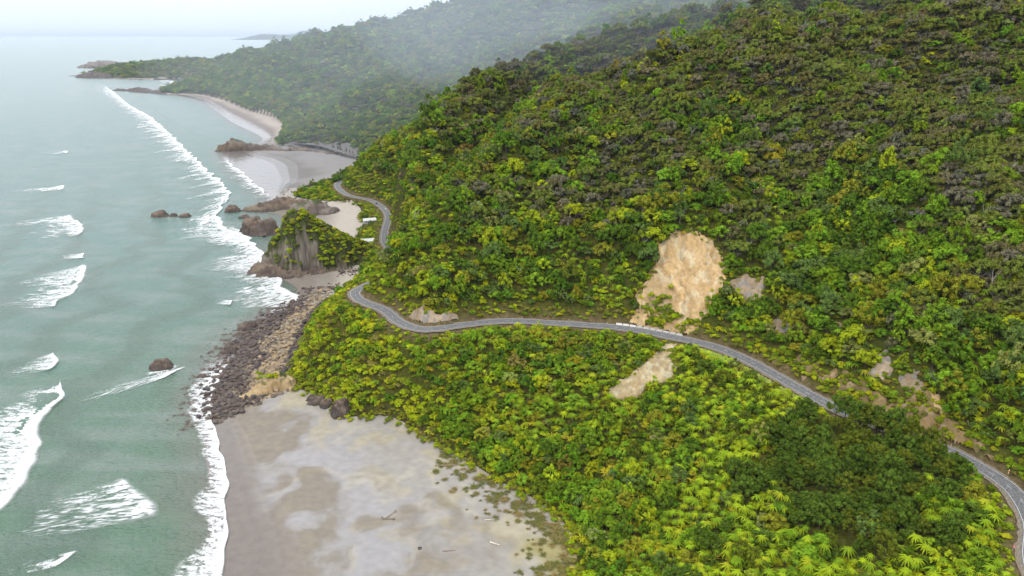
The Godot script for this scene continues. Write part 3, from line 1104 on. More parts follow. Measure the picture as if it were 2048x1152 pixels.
# ---------------------------------------------------------------- plants
func card(st: SurfaceTool, at: Vector3, n: Vector3, size: float, col: Color, r: RandomNumberGenerator, long := 1.0) -> void:   # one clump of leaves: a folded leaf shaped face
	var u := n.cross(Vector3(r.randfn(), r.randfn(), r.randfn())).normalized()
	var w := n.cross(u).normalized()
	var a := at + u * size * long
	var b := at + w * size * .55 - n * size * .22
	var c := at - u * size * long * .8 - n * size * .1
	var d := at - w * size * .55 - n * size * .22
	for q in [a, c, b, a, d, c]:
		st.set_color(col)
		st.set_normal(n)
		st.add_vertex(q)


func leaf_colour(r: RandomNumberGenerator, spread := .3) -> Color:
	var s := 1.0 + r.randf_range(-spread, spread)
	return Color(s * r.randf_range(.9, 1.12), s, s * r.randf_range(.8, 1.1))


func leafy(seed_: int, lobes: int, lobe_r: float, flat: float, cards: int, size: float, lift: float, lean := 0.0, upright := .25, loose := 1.0) -> ArrayMesh:
	# a crown of radius about 1: lobes set over a dome, each covered with clumps of leaves
	var r := RandomNumberGenerator.new()
	r.seed = seed_
	var st := SurfaceTool.new()
	st.begin(Mesh.PRIMITIVE_TRIANGLES)
	for l in lobes:
		var a := TAU * (l * .618 + r.randf() * .15)
		var up := r.randf_range(-.15, 1.0) if l > 0 else 1.0
		var out := sqrt(maxf(1.0 - up * up, 0)) * r.randf_range(.75, 1.0)
		var lr := lobe_r * r.randf_range(.65, 1.25)
		var c := Vector3(cos(a) * out, up * flat, sin(a) * out) * (1.0 - lobe_r * .6) * r.randf_range(.75, 1.15) * loose
		c.y += lift
		c.x += lean * c.y
		var tone := leaf_colour(r, .42)
		for k in cards:
			var d := Vector3(r.randfn(), r.randfn() * .8 + .45, r.randfn()).normalized()
			if d.y < -.45:
				d.y = -d.y
			var n := (d + Vector3(r.randfn(), r.randfn(), r.randfn()) * .38 + Vector3.UP * upright).normalized()
			card(st, c + d * Vector3(lr, lr * lerpf(flat, 1, .5), lr) * r.randf_range(.78, 1.08), n, size * r.randf_range(.5, 1.3), tone * leaf_colour(r, .34), r, r.randf_range(.9, 1.7))
	return st.commit()


func tube(st: SurfaceTool, a: Vector3, b: Vector3, ra: float, rb: float, sides := 6) -> void:
	var d := (b - a).normalized()
	var u := d.cross(Vector3(.31, .2, .93)).normalized()
	var w := d.cross(u)
	for k in sides:
		var p := u * cos(TAU * k / sides) + w * sin(TAU * k / sides)
		var q := u * cos(TAU * (k + 1) / sides) + w * sin(TAU * (k + 1) / sides)
		for v in [[a + p * ra, p], [b + p * rb, p], [a + q * ra, q], [a + q * ra, q], [b + p * rb, p], [b + q * rb, q]]:
			st.set_normal(v[1])
			st.add_vertex(v[0])


func branching(seed_: int, trunk: float, limbs: int, reach: float, rise: float, thick: float, twigs := 2) -> ArrayMesh:   # a trunk with limbs, height about trunk + rise
	var r := RandomNumberGenerator.new()
	r.seed = seed_
	var st := SurfaceTool.new()
	st.begin(Mesh.PRIMITIVE_TRIANGLES)
	var top := Vector3(r.randf_range(-.08, .08), trunk, r.randf_range(-.08, .08))
	tube(st, Vector3(0, -.3, 0), top, thick, thick * .7)
	for k in limbs:
		var a := TAU * (k + r.randf() * .6) / limbs
		var from := top * r.randf_range(.6, 1.0)
		var mid := from + Vector3(cos(a) * reach * .5, rise * r.randf_range(.25, .5), sin(a) * reach * .5)
		var end := mid + Vector3(cos(a + r.randf_range(-.5, .5)) * reach * .5, rise * r.randf_range(.3, .6), sin(a) * reach * .5)
		tube(st, from, mid, thick * .55, thick * .38, 5)
		tube(st, mid, end, thick * .38, thick * .16, 4)
		for t in twigs:
			var b := a + r.randf_range(-1.4, 1.4)
			tube(st, mid.lerp(end, r.randf_range(.1, .8)), end + Vector3(cos(b) * reach * .35, rise * r.randf_range(-.1, .35), sin(b) * reach * .35), thick * .2, thick * .08, 3)
	return st.commit()


func fronds(seed_: int, count: int, droop: float, width: float, rise: float, dead := 0) -> ArrayMesh:   # a rosette of feathery fronds of length 1
	var r := RandomNumberGenerator.new()
	r.seed = seed_
	var st := SurfaceTool.new()
	st.begin(Mesh.PRIMITIVE_TRIANGLES)
	for k in count:
		var a := TAU * (k + r.randf_range(-.3, .3)) / count
		var out := Vector3(cos(a), 0, sin(a))
		var side := Vector3(-sin(a), 0, cos(a))
		var lift := rise * r.randf_range(.6, 1.3)
		var fall := droop * r.randf_range(.7, 1.3)
		var length := r.randf_range(.82, 1.08)
		var tone := leaf_colour(r, .2)
		var pts := []
		for s in 7:
			var t := s / 6.0
			pts.append(out * length * (t * .95) + Vector3.UP * (lift * t - fall * t * t))
		for s in 6:
			var ta := s / 6.0
			var tb := (s + 1) / 6.0
			var wa := width * pow(sin(PI * (.12 + .86 * ta)), .8)
			var wb := width * pow(sin(PI * (.12 + .86 * tb)), .8) if s < 5 else .01
			for sg in [-1.0, 1.0]:
				# two leaflets to each step of the frond, with a gap between them
				for h in 2:
					var p0: Vector3 = (pts[s] as Vector3).lerp(pts[s + 1], h * .5)
					var p1: Vector3 = (pts[s] as Vector3).lerp(pts[s + 1], h * .5 + .42)
					var w := lerpf(wa, wb, h * .5 + .25)
					var tip: Vector3 = p1 + out * w * .35 + side * sg * w - Vector3.UP * w * .28
					var tip0: Vector3 = p0 + out * w * .3 + side * sg * w * .9 - Vector3.UP * w * .25
					var n: Vector3 = (p1 - p0).cross(tip - p0).normalized()
					if n.y < 0: n = -n
					var c := tone * r.randf_range(.88, 1.12)
					for q in ([p0, p1, tip, p0, tip, tip0] if (p1 - p0).cross(tip - p0).dot(n) < 0 else [p0, tip, p1, p0, tip0, tip]):
						st.set_color(c)
						st.set_normal(n)
						st.add_vertex(q)
	return st.commit()


func blades(seed_: int, count: int, width: float, spread: float, bend: float) -> ArrayMesh:   # a tuft of narrow leaves of height about 1
	var r := RandomNumberGenerator.new()
	r.seed = seed_
	var st := SurfaceTool.new()
	st.begin(Mesh.PRIMITIVE_TRIANGLES)
	for k in count:
		var a := r.randf() * TAU
		var out := Vector3(cos(a), 0, sin(a))
		var side := Vector3(-sin(a), 0, cos(a)) * width
		var q := r.randf_range(.25, 1.0) * spread
		var h := r.randf_range(.6, 1.05)
		var base := out * q * .25
		var mid := base + out * q * .5 + Vector3.UP * h * .75
		var tip := base + out * q * (1.0 + bend) + Vector3.UP * h * (1.0 - bend * .5)
		var c := leaf_colour(r, .28)
		for t in [[base - side, base + side, mid], [base + side, mid + side, mid - side], [mid - side, mid + side, tip]]:
			var n: Vector3 = (t[1] - t[0]).cross(t[2] - t[0]).normalized()
			if n.y < 0: n = -n
			for v in (t if (t[1] - t[0]).cross(t[2] - t[0]).dot(n) < 0 else [t[0], t[2], t[1]]):
				st.set_color(c)
				st.set_normal(n)
				st.add_vertex(v)
	return st.commit()


var leaf_mats := {}
var wood: StandardMaterial3D
var grey_wood: StandardMaterial3D


func leaf_mat(c: Color) -> StandardMaterial3D:
	if not leaf_mats.has(c):
		var m := mat(c, .8)
		m.backlight_enabled = true
		m.backlight = Color(.55, .6, .3)
		m.metallic_specular = .15
		leaf_mats[c] = m
	return leaf_mats[c]


# every kind: words for its look by tint, tints (linear), its crown meshes, its wood mesh, name of the crown part
var kinds := {}


func plant_kinds() -> void:
	wood = mat(Color(.085, .06, .045), .95, false)
	grey_wood = mat(Color(.17, .155, .145), .9, false)
	var trunk := branching(1, .75, 5, .55, .45, .07, 0)
	kinds["tree_fern"] = {"tints": [Color(0.166, 0.253, 0.010), Color(0.231, 0.311, 0.011), Color(0.136, 0.213, 0.010), Color(0.269, 0.304, 0.014)],
		"words": ["fresh green tree fern", "bright lime tree fern", "deep green tree fern", "yellowing tree fern"], "part": "fronds", "wood": null, "category": "tree fern",
		"meshes": [fronds(1, 16, .9, .09, .5), fronds(2, 14, 1.1, .09, .58), fronds(3, 19, .8, .08, .42)]}
	var st := SurfaceTool.new()
	st.begin(Mesh.PRIMITIVE_TRIANGLES)
	tube(st, Vector3(0, -1.5, 0), Vector3.ZERO, .06, .05, 6)
	kinds["tree_fern"].wood = st.commit()
	kinds["broadleaf_tree"] = {"tints": [Color(0.122, 0.198, 0.010), Color(0.071, 0.130, 0.010), Color(0.250, 0.304, 0.011), Color(0.183, 0.192, 0.015), Color(0.140, 0.248, 0.014), Color(0.091, 0.143, 0.031), Color(0.189, 0.211, 0.053), Color(0.201, 0.155, 0.034)],
		"words": ["mid green broadleaf tree", "dark green broadleaf tree", "yellow green broadleaf tree", "olive broadleaf tree", "fresh green broadleaf tree", "blue green broadleaf tree", "pale grey green broadleaf tree", "brownish broadleaf tree"], "part": "crown", "wood": trunk, "category": "tree",
		"meshes": [leafy(11, 30, .25, .8, 38, .125, .85, 0.0, .25, 1.1), leafy(12, 24, .29, .7, 42, .13, .8, 0.0, .25, 1.08), leafy(13, 26, .24, .95, 36, .12, .95, .1, .25, 1.15), leafy(14, 34, .22, .65, 32, .12, .75, -.1, .3, 1.12), leafy(15, 28, .20, 1.25, 32, .11, 1.15, .0, .2, 1.18)]}
	kinds["canopy_tree"] = {"tints": [Color(.058, .098, .010), Color(.096, .118, .010), Color(.075, .122, .014)],
		"words": ["dark green domed tree", "dark olive domed tree", "deep green domed tree"], "part": "crown", "wood": trunk, "category": "tree",
		"meshes": [leafy(21, 40, .21, .95, 30, .105, 1.0, .1, .25, 1.12), leafy(22, 46, .19, 1.05, 28, .10, 1.0, .12, .25, 1.15), leafy(23, 36, .23, .85, 32, .11, .9, .08, .25, 1.12)]}
	kinds["wind_shorn_tree"] = {"tints": [Color(.120, .112, .050), Color(.115, .125, .028), Color(.130, .165, .026), Color(.130, .122, .085)],
		"words": ["brownish wind shorn tree", "dull olive wind shorn tree", "greenish wind shorn tree", "grey brown wind shorn tree"], "part": "crown", "wood": branching(5, .5, 8, .7, .55, .04, 2), "category": "tree", "bare": true,
		"meshes": [leafy(31, 26, .24, .46, 34, .115, 1.05, .28, .5, 1.1), leafy(32, 22, .26, .55, 36, .12, 1.0, .22, .5, 1.1), leafy(33, 30, .22, .42, 32, .11, 1.1, .32, .5, 1.12)]}
	kinds["shrub"] = {"tints": [Color(0.260, 0.320, 0.009), Color(0.326, 0.345, 0.011), Color(0.183, 0.218, 0.014), Color(.165, .150, .035), Color(0.143, 0.205, 0.009)],
		"words": ["yellow green shrub", "golden green shrub", "dull green shrub", "olive brown shrub", "dark green shrub"], "part": "foliage", "wood": null, "category": "shrub",
		"meshes": [leafy(41, 16, .36, .7, 34, .17, .4), leafy(42, 14, .40, .6, 38, .18, .35), leafy(43, 20, .32, .8, 30, .16, .45)]}
	kinds["flax_bush"] = {"tints": [Color(0.392, 0.372, 0.017), Color(0.287, 0.308, 0.017), Color(0.468, 0.384, 0.028)],
		"words": ["yellowish flax bush", "olive flax bush", "straw coloured flax bush"], "part": "blades", "wood": null, "category": "flax",
		"meshes": [blades(51, 46, .05, 1.0, .3), blades(52, 40, .055, 1.1, .45)]}
	kinds["dead_tree"] = {"tints": [Color(.24, .22, .20), Color(.33, .31, .285), Color(.17, .155, .145)], "words": ["grey dead tree", "bleached dead tree", "dull grey dead tree"], "part": "limbs", "wood": null, "category": "dead tree", "solid": true,
		"meshes": [branching(61, .6, 6, .32, .6, .032, 3), branching(62, .45, 7, .42, .65, .028, 3), branching(63, .7, 4, .22, .5, .034, 2), branching(64, .35, 5, .2, .8, .03, 3)]}


var plants := {}        # kind -> list of [largeness, mesh number, transform, tint number, place]


func plant(kind: String, at: Vector3, size: float, tint: int, tall := 1.0, place := "") -> void:
	var k: Dictionary = kinds[kind]
	var basis := Basis(Vector3.UP, rng.randf() * TAU) if kind != "wind_shorn_tree" else Basis(Vector3.UP, rng.randf_range(-.6, .6))
	basis = Basis(Vector3(rng.randf_range(-1, 1), 0, rng.randf_range(-1, 1)).normalized(), rng.randf_range(0, .32 if kind == "tree_fern" else .14)) * basis
	var uneven := rng.randf_range(.78, 1.28) if kind != "tree_fern" and kind != "dead_tree" else 1.0
	basis = basis.scaled_local(Vector3(size * uneven, size * tall * rng.randf_range(.8, 1.25), size / uneven * rng.randf_range(.9, 1.1)))
	var d := at.distance_to(cam.position)
	var big := size / d
	if not cam_sees(at + Vector3.UP * size, -6.0):
		big *= .01
	if not plants.has(kind):
		plants[kind] = []
	plants[kind].append([big, rng.randi() % (k.meshes as Array).size(), Transform3D(basis, at), tint, place])


func cam_sees(p: Vector3, margin: float) -> bool:   # whether a point lies in the camera's field of view, give or take some pixels
	var q := cam.transform.affine_inverse() * p
	if q.z > -1:
		return false
	return absf(q.x / q.z) * 731.0 < 512.0 + margin and absf(q.y / q.z) * 731.0 < 288.0 + margin


func wide(least: float, most: float) -> float:   # many small ones, few large
	return lerpf(least, most, pow(rng.randf(), 2.0))


func pick_tint(weights: Array) -> int:
	var s := 0.0
	for w in weights:
		s += w
	var v := rng.randf() * s
	for i in weights.size():
		v -= weights[i]
		if v <= 0:
			return i
	return 0


var grove := PackedVector2Array()


func build_forest() -> void:
	plant_kinds()
	var seen := RandomNumberGenerator.new()
	seen.seed = 8
	grove = flat_points(GROVE)
	# rings of growing coarseness: nearest z, farthest z, spacing
	for band in [[-150.0, -430.0, 3.7], [-430.0, -720.0, 4.2], [-720.0, -1150.0, 5.6], [-1150.0, -2000.0, 8.5], [-2000.0, -3400.0, 13.0], [-3400.0, -6600.0, 22.0]]:
		var sp: float = band[2]
		var z: float = band[0]
		while z > band[1]:
			var reach := -z * .95 * .72 + 190.0
			var x := maxf(-reach, -3000.0)
			while x < reach:
				var p := Vector2(x + rng.randf_range(-.48, .48) * sp, z + rng.randf_range(-.48, .48) * sp)
				x += sp
				grow_at(p, sp)
			z -= sp * (.74 if z > -1150.0 else .9)
	dress_stack()
	# shrubs lean over the edges of the bare patches
	for b in bare:
		if b[4] < .5:
			continue
		var c: Curve2D = b[3]
		var o := 0.0
		while o < c.get_baked_length():
			var p := c.sample_baked(o) + Vector2(rng.randfn(), rng.randfn()) * 1.3
			o += rng.randf_range(.7, 1.9)
			var y := ground(p.x, p.y)
			if absf(g_dr) > 9.5 and rng.randf() < (.85 if (b[0] as PackedVector2Array).size() > 60 else .4):
				plant("shrub", Vector3(p.x, maxf(y, height(p.x, p.y) - 1.0), p.y), rng.randf_range(.8, 1.9), pick_tint([3, 2, 3, .8, 4]), .9, "at the edge of bare ground")
	for c in SLIP_GREEN:
		for k in int(c[2] * c[2] * .9):
			var a := rng.randf() * TAU
			var d: float = c[2] * sqrt(rng.randf())
			var b := Vector2(c[0] + cos(a) * d, c[1] + sin(a) * d)
			var y := ground(b.x, b.y)
			if absf(g_dr) > 8.0 and n_fine.get_noise_2d(b.x * 1.5, b.y * 1.5) > -.12:
				plant("shrub", Vector3(b.x, (height(b.x, b.y) - 1.6), b.y), rng.randf_range(.8, 1.8), pick_tint([2, .5, 4, 1, 5]), .8, "growing on the bare slip")
	# the tallest trees of the grove stand by the road and hide a stretch of it
	var o := c_road.get_closest_offset(Vector2(189, -300))
	while o < c_road.get_closest_offset(Vector2(167, -324)):
		var b := beside_road(o, -9.0 - rng.randf() * 3.0)
		plant("canopy_tree", Vector3(b.x, ground(b.x, b.z) + rng.randf_range(2.0, 4.0), b.z), rng.randf_range(3.8, 5.2), pick_tint([3, 2, 3]), 1.25, "in the dark roadside grove")
		o += 3.6


func dress_stack() -> void:
	var rough := FastNoiseLite.new()
	rough.seed = 17
	rough.frequency = .045
	rough.fractal_octaves = 4
	for k in 1500:
		var p := Vector2(rng.randf_range(-250, -132), rng.randf_range(-775, -690))
		var h := crag(stack_spine, p, rough, 3.0)
		var steep := Vector2(crag(stack_spine, p + Vector2(2, 0), rough, 3.0) - h, crag(stack_spine, p + Vector2(0, 2), rough, 3.0) - h).length() / 2.0
		if h < 9.0 or steep > (1.9 if p.x < -243.0 else 5.0):
			continue
		plant("shrub", Vector3(p.x, h - .2, p.y), rng.randf_range(1.6, 3.0), pick_tint([4, 3, 2, 1, 3]), .8, "on top of the sea stack")
	for k in 14:
		var p := Vector2(-163, -443) + Vector2(rng.randfn() * 5.0, rng.randfn() * 2.0)
		plant("shrub", Vector3(p.x, height(p.x, p.y) + 8.5, p.y), rng.randf_range(1.0, 2.0), pick_tint([4, 3, 1, 0, 2]), .8, "on the ochre bluff")


func grow_at(p: Vector2, sp: float) -> void:
	if not inside(p, p_foot):
		return
	if absf(p.x) > -p.y * .8 + 190.0:
		return
	var h := ground(p.x, p.y)
	var df := g_df
	var dr := g_dr
	if df < 1.0 or absf(dr) < 7.2 or not cam_sees(Vector3(p.x, h + 4, p.y), 110.0):
		return
	if bare.size() and is_bare(p, 0.0):
		var open := .992
		if p.x > 138.0 and p.y > -395.0: open = .38
		for c in SLIP_GREEN:
			if p.distance_to(Vector2(c[0], c[1])) < c[2] * (1.0 + n_warp.get_noise_2d(p.x * 3, p.y * 3) * .8): open = .06
		if rng.randf() < open:
			return
		plant("shrub", Vector3(p.x, h, p.y), rng.randf_range(1.1, 2.3), pick_tint([2, 1, 3, 1.5, 4]), 1.0, "growing on the bare slip")
		return
	if absf(dr) < 90.0 and h > 40.0 and is_bare(p, 5.0):   # only low growth just below a bare patch
		plant("shrub", Vector3(p.x, h - .2, p.y), rng.randf_range(.9, 1.5), pick_tint([3, 2, 3, .8, 4]), .8, "at the edge of bare ground")
		return
	for c in CLEARINGS:
		if p.distance_to(Vector2(c[0], c[1])) < c[2]:
			if rng.randf() < .7:
				return
			plant("shrub", Vector3(p.x, h, p.y), rng.randf_range(.6, 1.2), pick_tint([2, 1, 3, 0, 1]), .8, "by the farther coves")
			return
	var at := Vector3(p.x, h - .3, p.y)
	var n := n_warp.get_noise_2d(p.x * 1.3 + 500, p.y * 1.3)
	var n2 := n_mid.get_noise_2d(p.x * 1.2 - 300, p.y * 1.2)
	var far := p.length()
	var k := rng.randf()
	if far > 1150.0:
		var s := sp * rng.randf_range(.62, 1.0)
		if p.x < -1500.0: s *= .6
		var open := smoothstep(2200, 3200, far) * .5
		if rng.randf() < open * smoothstep(-.1, .25, n2):
			return
		if k < .3:
			plant("wind_shorn_tree", at, s, pick_tint([1, 3, 3, 1.5]), .8, "far")
		elif k < .8:
			plant("broadleaf_tree", at, s, pick_tint([2, 6, .4, 2, 1, 3] if n2 < .05 else [3, 4, 1, 3, 1.5, 3]), .85, "far")
		else:
			plant("shrub", at, s * .9, pick_tint([1.5, .5, 3, .6, 5]), .8, "far")
		return
	var low := dr < 0.0
	var close := absf(dr) < 13.0 and low
	if far > 700.0 and h < 40.0:      # the flats by the farther coves
		var place := "on the farther cove flat"
		if k < .2 and not close and sp < 8:
			plant("broadleaf_tree", at, rng.randf_range(2.5, 4.0), pick_tint([3, 3, 2, 2, 2]), .8, place)
		else:
			plant("shrub", at, rng.randf_range(2.6, 4.2) * (.5 if absf(dr) < 14 else 1.0), pick_tint([3, 1, 4, 1, 3]), .55, place)
		return
	if low:
		if Geometry2D.is_point_in_polygon(p + Vector2(n_warp.get_noise_2d(p.x * 2.5, p.y * 2.5), n_warp.get_noise_2d(p.x * 2.5 + 60, p.y * 2.5)) * 26.0, grove):
			if rng.randf() < .5:
				plant("canopy_tree", at + Vector3.UP * rng.randf_range(-2.0, 3.0), wide(2.4, 5.4), pick_tint([3, 2, 3]), rng.randf_range(.95, 1.25), "in the dark roadside grove")
			return
		var head := smoothstep(-35.0, -75.0, p.x - (p.y + 430.0) * .1)
		if df < 8.0:
			for q in 2:
				var b := p + Vector2(rng.randf_range(-2, 2), rng.randf_range(-2, 2))
				plant("shrub", Vector3(b.x, ground(b.x, b.y) - .2, b.y), rng.randf_range(.8, 1.7), pick_tint([2, 1, 4, 3, 2]), .8, "along the beach edge")
		if close or df < 7.0:
			if df < 7.0 and k < .35:
				plant("flax_bush", at, rng.randf_range(.9, 1.8), pick_tint([2, 3, 1]), 1.0, "along the beach edge")
			else:
				plant("shrub", at, rng.randf_range(1.2, 2.1), pick_tint([3, 2, 2, 2, 2] if df < 12 else [4, 2, 1, 1, 3]), .8, "along the beach edge" if df < 12 else "along the road edge")
			return
		if rng.randf() < head:
			if k < .12 + maxf(n, 0) * .8:
				plant("broadleaf_tree", at, rng.randf_range(2.2, 3.8), pick_tint([3, 3, 3, 1, 3]), .8, "on the headland")
			elif k < .16:
				plant("flax_bush", at, rng.randf_range(1.4, 2.2), pick_tint([2, 3, 1]), 1.0, "on the headland")
			else:
				if rng.randf() < .6:
					plant("shrub", at + Vector3(rng.randf_range(-2, 2), -.3, rng.randf_range(-2, 2)), rng.randf_range(1.3, 2.2), pick_tint([4, 2, 1, .6, 3]), .7, "on the headland")
				plant("shrub", at, rng.randf_range(1.9, 3.7), pick_tint([5, 2.6, 2, .8 + maxf(n2, 0) * 5.0, 1.6]), .75, "on the headland")
			return
		var place := "between beach and road"
		if p.x > 120.0 or (p.x > 70.0 and p.y > -300.0): place = "in the lower right corner"
		elif p.x > 60.0: place = "below the debris fan"
		elif df < 40.0: place = "just behind the near beach"
		var ferny := smoothstep(-.18, .2, n + .08) * smoothstep(10, 35, df)
		if p.x > 90.0: ferny = maxf(ferny, .65)
		if p.x > 60.0 and rng.randf() < .05:
			plant("canopy_tree", at, wide(2.4, 4.6), pick_tint([3, 2, 3]), 1.1, place)
		if k < ferny * (.62 if p.x > 70.0 else .46):
			plant("tree_fern", at + Vector3.UP * rng.randf_range(4.6, 7.4), rng.randf_range(1.6, 3.5) * (1.1 if p.x > 70.0 else 1.0), pick_tint([3, 4, 2, 1.0] if p.x > 70.0 else [3, .7, 5, .6]), 1.0, place)
			if rng.randf() < .6:
				plant("shrub", at, rng.randf_range(2.0, 3.0), pick_tint([2, 1, 2, .3, 5]), .9, place)
		elif k < .80:
			plant("broadleaf_tree", at, minf(wide(1.4, 5.2), maxf(1.5, (-dr - 7.0) * .45)), pick_tint([4, 3, 2.5, 2, 4, 1.2, .6, .15]), rng.randf_range(.75, 1.05), place)
		elif k < .88 and df < 75.0:
			plant("flax_bush", at + Vector3.UP * 2.0, rng.randf_range(2.0, 3.2), pick_tint([3, 3, 2]), 1.0, place)
		else:
			plant("shrub", at, rng.randf_range(1.8, 3.0), pick_tint([4, 3, 1, 1.4, 3]), .9, place)
		return
	# above the road
	var up := h
	var place := "above the road"
	if p.x < -60.0 and far < 720.0: place = "on the spur above the bend"
	elif far > 700.0: place = "on the hazy slopes"
	elif dr < 45.0: place = "on the roadside bank"
	elif up > 150.0: place = "high on the hillside"
	if dr < 13.0:
		var b := p + Vector2(rng.randf_range(-2, 2), rng.randf_range(-2, 2))
		var y := ground(b.x, b.y)
		if g_dr > 8.2:
			plant("shrub", Vector3(b.x, y - .2, b.y), rng.randf_range(1.0, 2.0), pick_tint([2, 1, 3, 2.5, 4]), .8, "on the roadside bank")
		plant("shrub", at, rng.randf_range(1.3, 2.5), pick_tint([2, 2, 3, 2.0, 3]), .8, "on the roadside bank")
		return
	var shorn := smoothstep(90.0, 185.0, up + n2 * 90.0) * .76
	var ferny := smoothstep(-.05, .25, n) * smoothstep(110, 60, dr) * .55 + .05
	var light := smoothstep(40.0, -60.0, p.x) * smoothstep(170, 80, up)
	if k < shorn:
		plant("wind_shorn_tree", at, wide(2.4, 6.2) * (1.15 if far > 700 else 1.0), pick_tint([2, 4, 5, 2.4]), rng.randf_range(1.0, 1.5), place)
	elif k < shorn + ferny:
		plant("tree_fern", at + Vector3.UP * rng.randf_range(3.6, 6.2), rng.randf_range(2.2, 3.4), pick_tint([3, 2, 4, 1]), 1.0, place)
		if rng.randf() < .6:
			plant("shrub", at, rng.randf_range(2.0, 3.2), pick_tint([3, 1.5, 2, .3, 5]), .9, place)
	elif k < .9:
		plant("broadleaf_tree", at, minf(wide(1.6, 7.2), maxf(1.8, (dr - 7.0) * .4)) * (1.2 if far > 700 else 1.0), pick_tint([4, 4 - 2.5 * light, 2 + 4.5 * light, 2, 4, 2.2, 1.2 + light, .35] if n2 > -.1 else [3, 6, .8, 1.5, 2, 3, .6, .25]), rng.randf_range(.75, 1.3), place)
	else:
		plant("shrub", at, rng.randf_range(2.0, 3.4), pick_tint([4, 3, 2, 1.0, 3]), .9, place)
	if rng.randf() < (.008 if up < 90 else .028) and far < 900.0:
		plant("dead_tree", at + Vector3.UP * 1.5, wide(4.5, 11.0), pick_tint([3, 1.2, 3]), 1.0, place)


func set_out_plants() -> void:
	# the ones that show largest stand alone; of each kind the rest is one mass
	for kind in plants:
		var k: Dictionary = kinds[kind]
		var list: Array = plants[kind]
		list.sort_custom(func(a, b): return a[0] > b[0])
		var protos := []
		for m in k.meshes:
			var t := Node3D.new()
			t.name = kind
			if k.get("bare", false) or kind == "tree_fern" or k.wood:
				obj("trunk", k.wood, grey_wood if k.get("bare", false) else wood, t)
			obj(k.part, m, null, t)
			protos.append(t)
		var rest := {}
		var tints := {}
		for i in list.size():
			var q: Array = list[i]
			var c: Color = k.tints[q[3]]
			if i < 300:
				var t: Node3D = protos[q[1]].duplicate()
				t.name = numbered(kind)
				t.transform = q[2]
				(t.get_node(k.part as String) as MeshInstance3D).material_override = leaf_mat(c) if not k.get("solid", false) else mat_of(c)
				add_child(t, true)
				var place: String = q[4]
				if place == "far": place = "on the far hills"
				tag(t, "", k.category, "%ss %s" % [k.category, place])
				single_out(t, k.words[q[3]], place, q[0])
			else:
				if not rest.has(q[1]):
					rest[q[1]] = []
					tints[q[1]] = []
				rest[q[1]].append(q[2])
				var tone := rng.randf_range(.72, 1.25)
				tints[q[1]].append(Color(c.r * tone * rng.randf_range(.85, 1.15), c.g * tone, c.b * tone * rng.randf_range(.7, 1.25)))
		for m in rest:
			var lm := leaf_mat(Color.WHITE)
			if k.get("bare", false) or kind == "tree_fern":
				var both := ArrayMesh.new()
				both.add_surface_from_arrays(Mesh.PRIMITIVE_TRIANGLES, (k.meshes[m] as ArrayMesh).surface_get_arrays(0))
				both.add_surface_from_arrays(Mesh.PRIMITIVE_TRIANGLES, (k.wood as ArrayMesh).surface_get_arrays(0))
				both.surface_set_material(0, lm)
				both.surface_set_material(1, grey_wood if k.get("bare", false) else wood)
				multi(STUFF[kind], both, rest[m], tints[m], null, "mass of the smaller %ss covering the hillsides" % k.category)
			else:
				multi(STUFF[kind], k.meshes[m], rest[m], tints[m], lm, "mass of the smaller %ss covering the hillsides" % k.category)
		for t in protos:
			t.free()
		print(kind, " ", list.size())


const STUFF := {"tree_fern": "fern_forest", "broadleaf_tree": "broadleaf_forest", "canopy_tree": "canopy_forest", "wind_shorn_tree": "wind_shorn_forest", "shrub": "scrub", "flax_bush": "flax_cover", "dead_tree": "dead_wood"}
var solid_mats := {}


func mat_of(c: Color) -> StandardMaterial3D:
	if not solid_mats.has(c):
		solid_mats[c] = mat(c, .9)
	return solid_mats[c]


const GROVE := [118, -300, 132, -322, 150, -322, 166, -316, 178, -300, 188, -283, 193, -268, 186, -256, 172, -250, 158, -240, 140, -236, 122, -248, 112, -268, 108, -286]
const SLIP_GREEN := [[93, -434, 9], [98, -426, 9], [90, -425, 8], [88, -440, 5], [108, -422, 4], [113, -421, 3], [80, -398, 9], [74, -394, 8], [84, -404, 7], [96, -393, 6], [98, -440, 3]]
const CLEARINGS := [[-190, -872, 26], [-168, -780, 16], [-215, -960, 20]]


# labels: things that look alike in one place are told apart by size, by height in the view and by their order from the left
var alike := {}


func single_out(o: Node3D, look: String, place: String, largeness: float) -> void:
	var key := look + "|" + place
	if not alike.has(key):
		alike[key] = []
	var q := cam.transform.affine_inverse() * o.position
	alike[key].append([o, largeness, q.y / -q.z, q.x / -q.z])


const ORDER := ["leftmost", "second from left", "third from left", "fourth from left", "fifth from left", "sixth from left", "seventh from left", "eighth from left", "ninth from left", "tenth from left", "eleventh from left", "twelfth from left"]


